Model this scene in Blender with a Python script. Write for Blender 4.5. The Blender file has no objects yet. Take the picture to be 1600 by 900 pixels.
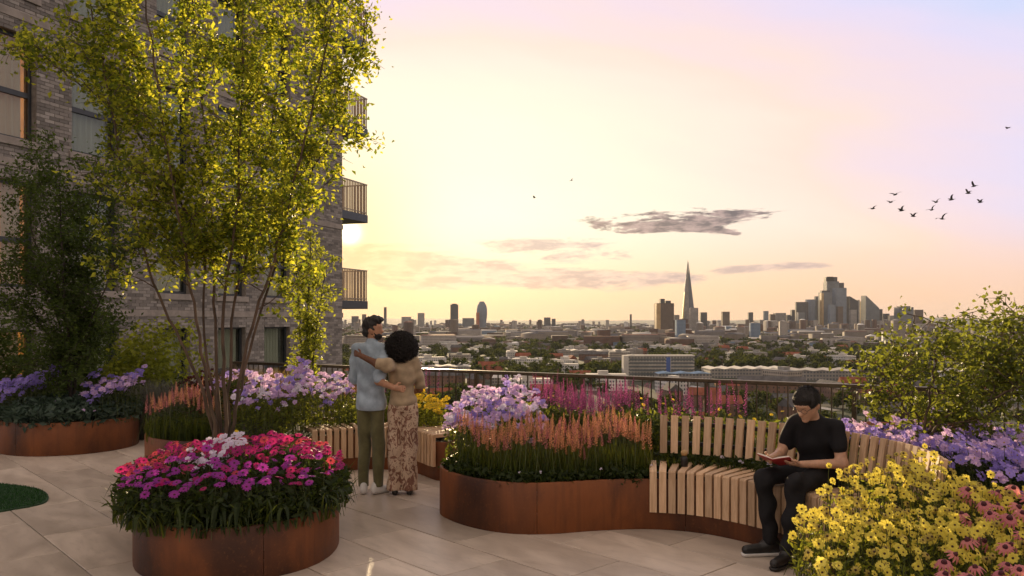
import bpy, math, random
import numpy as np
from mathutils import Vector, Matrix

# ------------------------------------------------------------------ camera, sky, sun, exposure
SC = bpy.context.scene
COL = SC.collection
EYE = 1.75
F = 1256.0            # focal length in photograph pixels

cam_data = bpy.data.cameras.new("camera")
cam_data.sensor_width = 36.0
cam_data.lens = 36.0 * F / 1600.0
cam_data.shift_y = 50.0 / 1600.0
cam_data.clip_start = 0.05
cam_data.clip_end = 60000.0
camera = bpy.data.objects.new("camera", cam_data)
camera.location = (0, 0, EYE)
camera.rotation_euler = (math.radians(90), 0, 0)
COL.objects.link(camera)
SC.camera = camera

SUN_AZ = math.radians(-6.3)      # from +Y, positive to the right
SUN_EL = math.radians(8.0)
SUN_DIR = Vector((math.sin(SUN_AZ) * math.cos(SUN_EL), math.cos(SUN_AZ) * math.cos(SUN_EL), math.sin(SUN_EL)))

sun_data = bpy.data.lights.new("sun", 'SUN')
sun_data.energy = 5.0
sun_data.angle = math.radians(0.6)
sun_data.color = (1.0, 0.74, 0.42)
sun = bpy.data.objects.new("sun", sun_data)
sun.rotation_euler = SUN_DIR.to_track_quat('Z', 'Y').to_euler()
sun.location = (0, 0, 60)
COL.objects.link(sun)

SC.view_settings.view_transform = 'Standard'
SC.view_settings.look = 'None'
SC.view_settings.gamma = 1.0
SC.view_settings.exposure = 0.6
SC.view_settings.use_curve_mapping = False
SC.cycles.use_denoising = True
SC.cycles.max_bounces = 6
SC.cycles.diffuse_bounces = 3
SC.cycles.glossy_bounces = 3
SC.cycles.transmission_bounces = 5
SC.cycles.transparent_max_bounces = 8
SC.cycles.volume_bounces = 0
SC.cycles.sample_clamp_indirect = 6.0
SC.cycles.use_adaptive_sampling = True
SC.cycles.adaptive_threshold = 0.02


class NT:
    """small node-tree writer"""
    def __init__(self, tree):
        self.t = tree

    def n(self, typ, **kw):
        nd = self.t.nodes.new(typ)
        for k, v in kw.items():
            setattr(nd, k, v)
        return nd

    def l(self, a, b):
        self.t.links.new(a, b)

    def put(self, sock, v):
        if hasattr(v, 'links') or isinstance(v, bpy.types.NodeSocket):
            self.l(v, sock)
        else:
            if sock.type == 'RGBA' and len(v) == 3:
                v = (*v, 1.0)
            sock.default_value = v

    def m(self, op, a, b=None, c=None, clamp=False):
        nd = self.n('ShaderNodeMath', operation=op, use_clamp=clamp)
        self.put(nd.inputs[0], a)
        if b is not None:
            self.put(nd.inputs[1], b)
        if c is not None:
            self.put(nd.inputs[2], c)
        return nd.outputs[0]

    def smooth(self, v, a, b, lo=0.0, hi=1.0):
        nd = self.n('ShaderNodeMapRange', interpolation_type='SMOOTHSTEP')
        self.put(nd.inputs[0], v)
        for i, x in enumerate((a, b, lo, hi)):
            nd.inputs[i + 1].default_value = x
        return nd.outputs[0]

    def mix(self, f, a, b, mode='MIX'):
        nd = self.n('ShaderNodeMix', data_type='RGBA', blend_type=mode)
        self.put(nd.inputs[0], f)
        self.put(nd.inputs[6], a)
        self.put(nd.inputs[7], b)
        return nd.outputs[2]

    def ramp(self, v, stops, interp='LINEAR'):
        nd = self.n('ShaderNodeValToRGB')
        nd.color_ramp.interpolation = interp
        els = nd.color_ramp.elements
        while len(els) < len(stops):
            els.new(0.5)
        for e, (p, c) in zip(els, stops):
            e.position = p
            e.color = (*c, 1.0)
        self.put(nd.inputs[0], v)
        return nd.outputs[0]

    def noise(self, vec, scale, detail=4.0, rough=0.55, dist=0.0):
        nd = self.n('ShaderNodeTexNoise')
        if vec is not None:
            self.l(vec, nd.inputs['Vector'])
        nd.inputs['Scale'].default_value = scale
        nd.inputs['Detail'].default_value = detail
        nd.inputs['Roughness'].default_value = rough
        nd.inputs['Distortion'].default_value = dist
        return nd.outputs[0]

    def vec(self, x, y, z):
        nd = self.n('ShaderNodeCombineXYZ')
        for i, v in enumerate((x, y, z)):
            self.put(nd.inputs[i], v)
        return nd.outputs[0]


def srgb(r, g, b):
    f = lambda c: c / 12.92 if c <= 0.04045 else ((c + 0.055) / 1.055) ** 2.4
    return (f(r / 255.0), f(g / 255.0), f(b / 255.0))


def build_world():
    w = bpy.data.worlds.new("World")
    SC.world = w
    w.use_nodes = True
    w.node_tree.nodes.clear()
    N = NT(w.node_tree)
    out = N.n('ShaderNodeOutputWorld')
    sky = N.n('ShaderNodeTexSky', sky_type='NISHITA')
    sky.sun_disc = False
    sky.sun_elevation = SUN_EL
    sky.sun_rotation = SUN_AZ
    sky.altitude = 60
    sky.air_density = 1.0
    sky.dust_density = 1.6
    bg1 = N.n('ShaderNodeBackground')
    N.l(sky.outputs[0], bg1.inputs[0])
    bg1.inputs[1].default_value = 0.10

    tc = N.n('ShaderNodeTexCoord')
    nrm = N.n('ShaderNodeVectorMath', operation='NORMALIZE')
    N.l(tc.outputs['Generated'], nrm.inputs[0])
    sep = N.n('ShaderNodeSeparateXYZ')
    N.l(nrm.outputs[0], sep.inputs[0])
    x, y, z = sep.outputs
    RAD = 57.29578
    az = N.m('MULTIPLY', N.m('ARCTAN2', x, y), RAD)
    el = N.m('MULTIPLY', N.m('ARCSINE', z), RAD)
    daz = N.m('SUBTRACT', az, math.degrees(SUN_AZ) - 3.0)
    dn = N.m('SUBTRACT', el, math.degrees(SUN_EL))
    up = N.m('MAXIMUM', dn, 0.0)
    lo = N.m('MULTIPLY', N.m('MINIMUM', dn, 0.0), 0.35)
    dl = N.m('MULTIPLY', N.m('ADD', up, lo), 1.25)
    a2 = N.m('MULTIPLY', daz, 0.46)
    # soft streaks bend the bands a little
    streak = N.noise(N.vec(N.m('MULTIPLY', az, 0.035), N.m('MULTIPLY', N.m('ADD', el, N.m('MULTIPLY', az, 0.22)), 0.16), 3.1), 1.0, 3.0, 0.6)
    sk = N.m('MULTIPLY', N.m('SUBTRACT', streak, 0.5), 12.0)
    mm = N.m('ADD', N.m('SQRT', N.m('ADD', N.m('MULTIPLY', a2, a2), N.m('MULTIPLY', dl, dl))), sk)
    base = N.ramp(N.m('DIVIDE', mm, 90.0), [
        (0.0, srgb(255, 251, 230)), (0.05, srgb(255, 248, 224)), (0.095, srgb(255, 241, 220)),
        (0.135, srgb(254, 232, 217)), (0.16, srgb(252, 225, 211)), (0.20, srgb(242, 220, 230)),
        (0.235, srgb(229, 219, 244)), (0.27, srgb(208, 217, 249)), (0.36, srgb(222, 214, 228)), (0.6, srgb(234, 216, 206)), (1.0, srgb(228, 208, 194))])
    # horizon band: apricot near the ground
    hz = N.smooth(el, 0.5, 7.5, 1.0, 0.0)
    far = N.smooth(N.m('ABSOLUTE', daz), 60, 150, 0.75, 0.35)
    base = N.mix(N.m('MULTIPLY', hz, far), base, srgb(252, 201, 150))
    # clouds: one field of noise, gathered by soft masks in azimuth and elevation
    nzA = N.noise(N.vec(N.m('MULTIPLY', az, 0.30), N.m('MULTIPLY', el, 1.5), 4.7), 0.8, 5.0, 0.62, 0.4)
    nz2 = N.m('MULTIPLY', nzA, 2.2)
    def cloud(azc, elc, wa, we, thr, tilt=0.0, soft=0.35, amt=1.0):
        da = N.m('SUBTRACT', az, azc)
        u = N.m('DIVIDE', da, wa)
        v = N.m('DIVIDE', N.m('SUBTRACT', N.m('SUBTRACT', el, elc), N.m('MULTIPLY', da, tilt)), we)
        r = N.m('ADD', N.m('MULTIPLY', u, u), N.m('MULTIPLY', v, v))
        return N.m('MULTIPLY', N.smooth(N.m('SUBTRACT', nz2, N.m('MULTIPLY', r, 0.8)), thr, thr + soft), amt)
    rr1 = N.m('ADD', N.m('POWER', N.m('DIVIDE', N.m('SUBTRACT', az, 12.4), 6.2), 2.0), N.m('POWER', N.m('DIVIDE', N.m('SUBTRACT', el, 6.75), 0.72), 2.0))
    c1 = N.smooth(N.m('SUBTRACT', N.m('MULTIPLY', nzA, 4.2), N.m('MULTIPLY', rr1, 0.62)), 1.35, 1.75)
    bank = N.m('MAXIMUM', cloud(-8.0, 3.7, 10.0, 1.6, 0.2, -0.05, 0.55, 0.85), cloud(3.0, 2.9, 12.0, 0.9, 0.38, 0.0, 0.5, 0.8))
    bank = N.m('MAXIMUM', bank, cloud(3.0, 5.0, 8.5, 1.4, 0.72, -0.05, 0.35, 0.8))
    bank = N.m('MAXIMUM', bank, cloud(17.5, 3.5, 5.0, 0.4, 0.5, 0.03, 0.5, 0.65))
    bank = N.m('MAXIMUM', bank, cloud(-38.0, 5.0, 16.0, 1.8, 0.6, 0.0, 0.5, 0.8))
    bank = N.m('MAXIMUM', bank, cloud(48.0, 5.5, 12.0, 1.4, 0.6, 0.0, 0.5, 0.8))
    inner = N.noise(N.vec(N.m('MULTIPLY', az, 0.7), N.m('MULTIPLY', el, 2.4), 7.7), 1.0, 3.0, 0.6)
    lit = N.smooth(inner, 0.36, 0.64)
    col = N.mix(bank, base, N.mix(lit, srgb(164, 148, 160), srgb(226, 198, 190)))
    col = N.mix(c1, col, N.mix(lit, srgb(96, 90, 102), srgb(182, 158, 156)))
    # brightening of the air round the sunset, low beside the block
    ga = N.m('SUBTRACT', az, -11.45)
    ge = N.m('SUBTRACT', el, 6.1)
    g2 = N.m('ADD', N.m('MULTIPLY', ga, ga), N.m('MULTIPLY', ge, ge))
    core = N.m('EXPONENT', N.m('MULTIPLY', g2, -1.0 / 0.35))
    halo = N.m('EXPONENT', N.m('MULTIPLY', g2, -1.0 / 34.0))
    col = N.mix(N.m('MULTIPLY', halo, 0.6), col, srgb(255, 208, 132))
    gk = N.m('MULTIPLY', core, 5.0)
    col = N.mix(1.0, col, N.vec(gk, N.m('MULTIPLY', gk, 0.84), N.m('MULTIPLY', gk, 0.42)), 'ADD')
    # below the horizon the sky is the colour of the far ground
    col = N.mix(N.smooth(el, -4.0, -0.5, 1.0, 0.0), col, (0.12, 0.11, 0.10))
    bg2 = N.n('ShaderNodeBackground')
    N.l(col, bg2.inputs[0])
    bg2.inputs[1].default_value = 0.71
    add = N.n('ShaderNodeMixShader')
    add.inputs[0].default_value = 0.95
    N.l(bg1.outputs[0], add.inputs[1])
    N.l(bg2.outputs[0], add.inputs[2])
    N.l(add.outputs[0], out.inputs[0])
    w.cycles.sampling_method = 'AUTOMATIC'


build_world()

# ------------------------------------------------------------------ pixel helpers (photograph pixels -> places in the world)
def at(px, py, Y):
    return Vector(((px - 800.0) / F * Y, Y, EYE - (py - 500.0) / F * Y))


def sx(px, Y):
    return (px - 800.0) / F * Y


# ------------------------------------------------------------------ materials
def new_mat(name):
    m = bpy.data.materials.new(name)
    m.use_nodes = True
    m.node_tree.nodes.clear()
    N = NT(m.node_tree)
    out = N.n('ShaderNodeOutputMaterial')
    return m, N, out


def pbsdf(N, col, rough=0.6, metal=0.0, spec=0.5):
    b = N.n('ShaderNodeBsdfPrincipled')
    N.put(b.inputs['Base Color'], col)
    N.put(b.inputs['Roughness'], rough)
    b.inputs['Metallic'].default_value = metal
    b.inputs['Specular IOR Level'].default_value = spec
    return b


def bump(N, h, strength=0.3, dist=0.01):
    b = N.n('ShaderNodeBump')
    b.inputs['Strength'].default_value = strength
    b.inputs['Distance'].default_value = dist
    N.l(h, b.inputs['Height'])
    return b.outputs[0]


def mat_plain(name, col, rough=0.6, var=0.25, scale=8.0, metal=0.0, spec=0.5, bmp=0.15, objvar=0.0, stretch=None):
    m, N, out = new_mat(name)
    tc = N.n('ShaderNodeTexCoord')
    v = tc.outputs['Object']
    if stretch:
        mp = N.n('ShaderNodeMapping')
        mp.inputs['Scale'].default_value = stretch
        N.l(v, mp.inputs[0])
        v = mp.outputs[0]
    nz = N.noise(v, scale, 5.0, 0.6)
    lo = tuple(c * (1 - var) for c in col)
    hi = tuple(min(1.0, c * (1 + var)) for c in col)
    c = N.mix(N.smooth(nz, 0.3, 0.7), lo, hi)
    if objvar:
        oi = N.n('ShaderNodeObjectInfo')
        k = N.m('MULTIPLY_ADD', oi.outputs['Random'], 2 * objvar, 1 - objvar)
        c = N.mix(1.0, c, N.vec(k, k, k), 'MULTIPLY')
    b = pbsdf(N, c, rough, metal, spec)
    if bmp:
        N.l(bump(N, nz, bmp, 0.01), b.inputs['Normal'])
    N.l(b.outputs[0], out.inputs[0])
    return m


def mat_leaf(name, c1, c2, trans, tfac=0.45, rough=0.5, spec=0.2, random='island', trans2=None):
    """thin leaf or petal: reflects c1..c2, lets `trans` through"""
    m, N, out = new_mat(name)
    g = N.n('ShaderNodeNewGeometry')
    r = g.outputs['Random Per Island']
    if random == 'object':
        r = N.n('ShaderNodeObjectInfo').outputs['Random']
    col = N.mix(r, c1, c2)
    k = N.m('MULTIPLY_ADD', r, 0.7, 0.65)
    tcol = N.mix(1.0, N.vec(k, k, k), trans, 'MULTIPLY')
    if trans2:
        tcol = N.mix(N.smooth(r, 0.25, 0.9), trans2, trans)
    b = pbsdf(N, col, rough, 0.0, spec)
    t = N.n('ShaderNodeBsdfTranslucent')
    N.put(t.inputs[0], tcol)
    mx = N.n('ShaderNodeMixShader')
    mx.inputs[0].default_value = tfac
    N.l(b.outputs[0], mx.inputs[1])
    N.l(t.outputs[0], mx.inputs[2])
    N.l(mx.outputs[0], out.inputs[0])
    return m


M = {}


def build_materials():
    # stone slab
    m, N, out = new_mat("stone_slab")
    tc = N.n('ShaderNodeTexCoord')
    oi = N.n('ShaderNodeObjectInfo')
    off = N.n('ShaderNodeVectorMath', operation='ADD')
    N.l(tc.outputs['Object'], off.inputs[0])
    k = N.m('MULTIPLY', oi.outputs['Random'], 40.0)
    N.l(N.vec(k, k, k), off.inputs[1])
    mp = N.n('ShaderNodeMapping')
    mp.inputs['Scale'].default_value = (0.8, 2.4, 1)
    N.l(off.outputs[0], mp.inputs[0])
    n1 = N.noise(mp.outputs[0], 1.6, 6, 0.6, 0.8)
    n2 = N.noise(off.outputs[0], 60.0, 3, 0.7)
    n3 = N.noise(mp.outputs[0], 7.0, 4, 0.6, 0.4)
    c = N.mix(N.smooth(n1, 0.25, 0.75), (0.40, 0.33, 0.265), (0.57, 0.475, 0.385))
    c = N.mix(N.m('MULTIPLY', N.smooth(n3, 0.5, 0.75), 0.35), c, (0.28, 0.225, 0.175))
    c = N.mix(N.m('MULTIPLY', N.smooth(n2, 0.5, 0.8), 0.25), c, (0.46, 0.40, 0.34))
    kk = N.m('MULTIPLY_ADD', oi.outputs['Random'], 0.42, 0.76)
    c = N.mix(1.0, c, N.vec(kk, kk, N.m('MULTIPLY', kk, 1.01)), 'MULTIPLY')
    rg = N.m('MULTIPLY_ADD', n1, 0.35, 0.22)
    b = pbsdf(N, c, rg, 0, 0.5)
    N.l(bump(N, N.m('ADD', n2, n3), 0.12, 0.004), b.inputs['Normal'])
    N.l(b.outputs[0], out.inputs[0])
    M['slab'] = m
    M['joint'] = mat_plain("joint_grit", (0.055, 0.046, 0.04), 0.9)

    # weathering steel
    m, N, out = new_mat("weathering_steel")
    tc = N.n('ShaderNodeTexCoord')
    mp = N.n('ShaderNodeMapping')
    mp.inputs['Scale'].default_value = (1, 1, 0.45)
    N.l(tc.outputs['Object'], mp.inputs[0])
    n1 = N.noise(mp.outputs[0], 1.3, 4, 0.55, 0.3)
    n2 = N.noise(tc.outputs['Object'], 38.0, 5, 0.7)
    n3 = N.noise(mp.outputs[0], 6.0, 6, 0.65, 0.6)
    c = N.mix(N.smooth(n1, 0.32, 0.66), (0.036, 0.013, 0.007), (0.215, 0.066, 0.017))
    c = N.mix(N.m('MULTIPLY', N.smooth(n3, 0.45, 0.75), 0.6), c, (0.075, 0.024, 0.010))
    c = N.mix(N.m('MULTIPLY', N.smooth(n2, 0.52, 0.7), 0.3), c, (0.26, 0.10, 0.035))
    mr = N.n('ShaderNodeMapping')
    mr.inputs['Scale'].default_value = (9, 9, 0.35)
    N.l(tc.outputs['Object'], mr.inputs[0])
    n4 = N.noise(mr.outputs[0], 2.0, 4, 0.6)
    c = N.mix(N.m('MULTIPLY', N.smooth(n4, 0.48, 0.72), 0.35), c, (0.045, 0.016, 0.009))
    b = pbsdf(N, c, N.m('MULTIPLY_ADD', n2, 0.3, 0.42), 0.0, 0.4)
    N.l(bump(N, n2, 0.2, 0.002), b.inputs['Normal'])
    N.l(b.outputs[0], out.inputs[0])
    M['corten'] = m
    M['soil'] = mat_plain("soil", (0.03, 0.02, 0.014), 0.95, 0.5, 20, bmp=0.6)

    # bench timber
    m, N, out = new_mat("pale_timber")
    tc = N.n('ShaderNodeTexCoord')
    oi = N.n('ShaderNodeObjectInfo')
    mp = N.n('ShaderNodeMapping')
    mp.inputs['Scale'].default_value = (30, 3.0, 3.0)
    N.l(tc.outputs['Object'], mp.inputs[0])
    k = N.m('MULTIPLY', oi.outputs['Random'], 30.0)
    N.l(N.vec(k, k, k), mp.inputs['Location'])
    n1 = N.noise(mp.outputs[0], 1.5, 5, 0.65, 0.6)
    c = N.mix(N.smooth(n1, 0.3, 0.7), (0.50, 0.32, 0.185), (0.68, 0.47, 0.295))
    kk = N.m('MULTIPLY_ADD', oi.outputs['Random'], 0.5, 0.68)
    c = N.mix(1.0, c, N.vec(kk, kk, kk), 'MULTIPLY')
    b = pbsdf(N, c, 0.55, 0, 0.35)
    N.l(bump(N, n1, 0.25, 0.003), b.inputs['Normal'])
    N.l(b.outputs[0], out.inputs[0])
    M['timber'] = m
    M['steel'] = mat_plain("dark_steel", (0.03, 0.028, 0.026), 0.38, 0.2, 20, metal=0.6, bmp=0.05)
    M['rail'] = mat_plain("bronze_rail", (0.10, 0.08, 0.055), 0.30, 0.2, 20, metal=0.8, bmp=0.05)

    # turf
    M['turf'] = mat_leaf("turf_blades", (0.012, 0.05, 0.012), (0.03, 0.09, 0.02), (0.03, 0.10, 0.015), 0.25)
    M['turf_base'] = mat_plain("turf_base", (0.012, 0.045, 0.012), 0.9, 0.4, 40)

    # brick
    m, N, out = new_mat("grey_brown_brick")
    g = N.n('ShaderNodeNewGeometry')
    oi = N.n('ShaderNodeObjectInfo')
    r = N.m('FRACT', N.m('ADD', g.outputs['Random Per Island'], oi.outputs['Random']))
    tc = N.n('ShaderNodeTexCoord')
    nz = N.noise(tc.outputs['Object'], 22.0, 4, 0.7)
    c = N.ramp(r, [(0.0, (0.16, 0.145, 0.135)), (0.35, (0.24, 0.215, 0.198)), (0.65, (0.30, 0.27, 0.248)),
                   (0.88, (0.37, 0.335, 0.31)), (1.0, (0.12, 0.11, 0.105))])
    kk = N.m('MULTIPLY_ADD', nz, 0.6, 0.7)
    c = N.mix(1.0, c, N.vec(kk, kk, kk), 'MULTIPLY')
    b = pbsdf(N, c, 0.85, 0, 0.3)
    N.l(bump(N, nz, 0.3, 0.006), b.inputs['Normal'])
    N.l(b.outputs[0], out.inputs[0])
    M['brick'] = m
    M['mortar'] = mat_plain("mortar", (0.22, 0.19, 0.165), 0.95, 0.2, 12)
    M['precast'] = mat_plain("precast_sill", (0.30, 0.26, 0.23), 0.8, 0.18, 4)
    M['frame'] = mat_plain("window_frame", (0.030, 0.034, 0.040), 0.4, 0.1)
    M['curtain'] = mat_leaf("curtain", (0.70, 0.60, 0.46), (0.76, 0.66, 0.52), (0.6, 0.5, 0.36), 0.25, 0.9, 0.1)
    M['room'] = mat_plain("room_wall", (0.36, 0.33, 0.30), 0.8)
    m, N, out = new_mat("sunset_glow_room")  # room surfaces emit orange in place of sunset light indoors; no lamp
    tc = N.n('ShaderNodeTexCoord')
    nz = N.noise(tc.outputs['Object'], 3.0, 3, 0.5)
    b = pbsdf(N, (0.30, 0.13, 0.05), 0.7)
    b.inputs['Emission Color'].default_value = (1.0, 0.36, 0.07, 1)
    N.l(N.m('MULTIPLY', nz, 0.55), b.inputs['Emission Strength'])
    N.l(b.outputs[0], out.inputs[0])
    M['room_glow'] = m
    m, N, out = new_mat("window_glass")
    fr = N.n('ShaderNodeLayerWeight')
    fr.inputs[0].default_value = 0.5
    tr = N.n('ShaderNodeBsdfTransparent')
    tr.inputs[0].default_value = (0.80, 0.86, 0.86, 1)
    gl = N.n('ShaderNodeBsdfGlossy')
    gl.inputs['Roughness'].default_value = 0.02
    mx = N.n('ShaderNodeMixShader')
    N.l(N.m('MULTIPLY_ADD', N.m('POWER', fr.outputs['Facing'], 5.0), 0.9, 0.05, clamp=True), mx.inputs[0])
    N.l(tr.outputs[0], mx.inputs[1])
    N.l(gl.outputs[0], mx.inputs[2])
    N.l(mx.outputs[0], out.inputs[0])
    M['glass'] = m

    # leaves
    M['leaf_gold'] = mat_leaf("leaf_golden_green", (0.05, 0.075, 0.014), (0.11, 0.135, 0.025), (0.86, 0.82, 0.06), 0.58, trans2=(0.22, 0.28, 0.02))
    M['leaf_dark'] = mat_leaf("leaf_dark_green", (0.018, 0.030, 0.009), (0.036, 0.052, 0.014), (0.08, 0.11, 0.015), 0.38)
    M['leaf_forest'] = mat_leaf("leaf_forest_green", (0.03, 0.05, 0.013), (0.06, 0.085, 0.022), (0.14, 0.20, 0.025), 0.42)
    M['balcony_rail'] = mat_plain("balcony_rail", (0.36, 0.29, 0.22), 0.5, 0.1, bmp=0)  # light tan stands in for sun on the railings
    M['leaf_mid'] = mat_leaf("leaf_mid_green", (0.05, 0.075, 0.015), (0.085, 0.11, 0.025), (0.30, 0.32, 0.035), 0.45)
    M['leaf_lime'] = mat_leaf("leaf_lime", (0.09, 0.12, 0.02), (0.14, 0.16, 0.03), (0.50, 0.52, 0.05), 0.5)
    M['leaf_sage'] = mat_leaf("leaf_sage", (0.045, 0.075, 0.055), (0.08, 0.11, 0.085), (0.08, 0.13, 0.07), 0.3)
    M['leaf_plum'] = mat_leaf("leaf_plum", (0.035, 0.012, 0.014), (0.07, 0.02, 0.022), (0.16, 0.03, 0.02), 0.35)
    M['blade'] = mat_leaf("grass_blade", (0.022, 0.04, 0.009), (0.06, 0.08, 0.018), (0.24, 0.27, 0.03), 0.42)
    M['blade_straw'] = mat_leaf("straw_blade", (0.22, 0.14, 0.05), (0.34, 0.22, 0.08), (0.5, 0.32, 0.08), 0.45)
    M['blade_silver'] = mat_leaf("silver_blade", (0.13, 0.13, 0.11), (0.22, 0.21, 0.18), (0.2, 0.2, 0.15), 0.35)
    M['bark'] = mat_plain("bark_brown", (0.10, 0.065, 0.042), 0.85, 0.45, 14, bmp=0.5, stretch=(1, 1, 0.25))
    M['bark_dark'] = mat_plain("bark_dark", (0.055, 0.042, 0.032), 0.85, 0.45, 14, bmp=0.5, stretch=(1, 1, 0.25))
    # petals
    M['pet_yellow'] = mat_leaf("petal_yellow", (0.76, 0.62, 0.07), (0.82, 0.74, 0.20), (0.95, 0.82, 0.14), 0.45, 0.6, 0.2, 'object')
    M['pet_gold'] = mat_leaf("petal_gold", (0.60, 0.42, 0.02), (0.68, 0.52, 0.04), (0.9, 0.62, 0.04), 0.45, 0.6, 0.2, 'object')
    M['pet_magenta'] = mat_leaf("petal_magenta", (0.33, 0.018, 0.17), (0.42, 0.03, 0.12), (0.70, 0.035, 0.24), 0.42, 0.6, 0.2, 'object')
    M['pet_coral'] = mat_leaf("petal_coral", (0.44, 0.05, 0.10), (0.50, 0.09, 0.10), (0.78, 0.10, 0.12), 0.42, 0.6, 0.2, 'object')
    M['pet_purple'] = mat_leaf("petal_purple", (0.26, 0.035, 0.29), (0.36, 0.045, 0.31), (0.5, 0.05, 0.46), 0.4, 0.6, 0.2, 'object')
    M['pet_lilac'] = mat_leaf("petal_lilac", (0.44, 0.29, 0.60), (0.66, 0.48, 0.72), (0.90, 0.66, 0.88), 0.45, 0.6, 0.2, 'object')
    M['pet_white'] = mat_leaf("petal_pale_lilac", (0.68, 0.62, 0.74), (0.74, 0.66, 0.80), (0.85, 0.78, 0.9), 0.4, 0.6, 0.2, 'object')
    M['pet_blue'] = mat_leaf("petal_blue_violet", (0.22, 0.16, 0.52), (0.36, 0.27, 0.64), (0.5, 0.38, 0.85), 0.42, 0.6, 0.2, 'object')
    M['pet_rose'] = mat_leaf("petal_rose", (0.60, 0.19, 0.24), (0.68, 0.28, 0.28), (0.88, 0.32, 0.28), 0.42, 0.6, 0.2, 'object')
    M['pet_apricot'] = mat_leaf("petal_apricot", (0.66, 0.28, 0.17), (0.74, 0.40, 0.25), (0.95, 0.46, 0.22), 0.5, 0.6, 0.2, 'object')
    M['pet_foxy'] = mat_leaf("petal_loosestrife", (0.36, 0.055, 0.24), (0.48, 0.11, 0.34), (0.68, 0.12, 0.40), 0.42, 0.6, 0.2, 'object')
    M['eye_dark'] = mat_plain("flower_eye_dark", (0.05, 0.022, 0.010), 0.8, 0.3, 200)
    M['eye_gold'] = mat_plain("flower_eye_gold", (0.36, 0.24, 0.03), 0.8, 0.3, 200)
    M['eye_wine'] = mat_plain("flower_eye_wine", (0.07, 0.010, 0.018), 0.75, 0.3, 200)
    M['pet_bud'] = mat_leaf("petal_faded", (0.40, 0.30, 0.06), (0.46, 0.38, 0.10), (0.5, 0.4, 0.08), 0.35, 0.7, 0.2, 'object')
    M['stem'] = mat_plain("stem_green", (0.06, 0.075, 0.02), 0.7, 0.3, 10, bmp=0)


build_materials()

# ------------------------------------------------------------------ mesh helpers
def mesh_np(name, verts, polys, smooth=False):
    """verts (n,3); polys: list of int arrays, each (k,3) or (k,4)"""
    me = bpy.data.meshes.new(name)
    verts = np.asarray(verts, dtype=np.float32)
    me.vertices.add(len(verts))
    me.vertices.foreach_set('co', verts.ravel())
    polys = [np.asarray(p, dtype=np.int32) for p in polys if len(p)]
    loops = np.concatenate([p.ravel() for p in polys])
    totals = np.concatenate([np.full(len(p), p.shape[1], dtype=np.int32) for p in polys])
    starts = np.concatenate([[0], np.cumsum(totals)[:-1]]).astype(np.int32)
    me.loops.add(len(loops))
    me.loops.foreach_set('vertex_index', loops)
    me.polygons.add(len(totals))
    me.polygons.foreach_set('loop_start', starts)
    me.polygons.foreach_set('loop_total', totals)
    if smooth:
        me.polygons.foreach_set('use_smooth', np.ones(len(totals), dtype=bool))
    me.update(calc_edges=True)
    me.validate()
    return me


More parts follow.
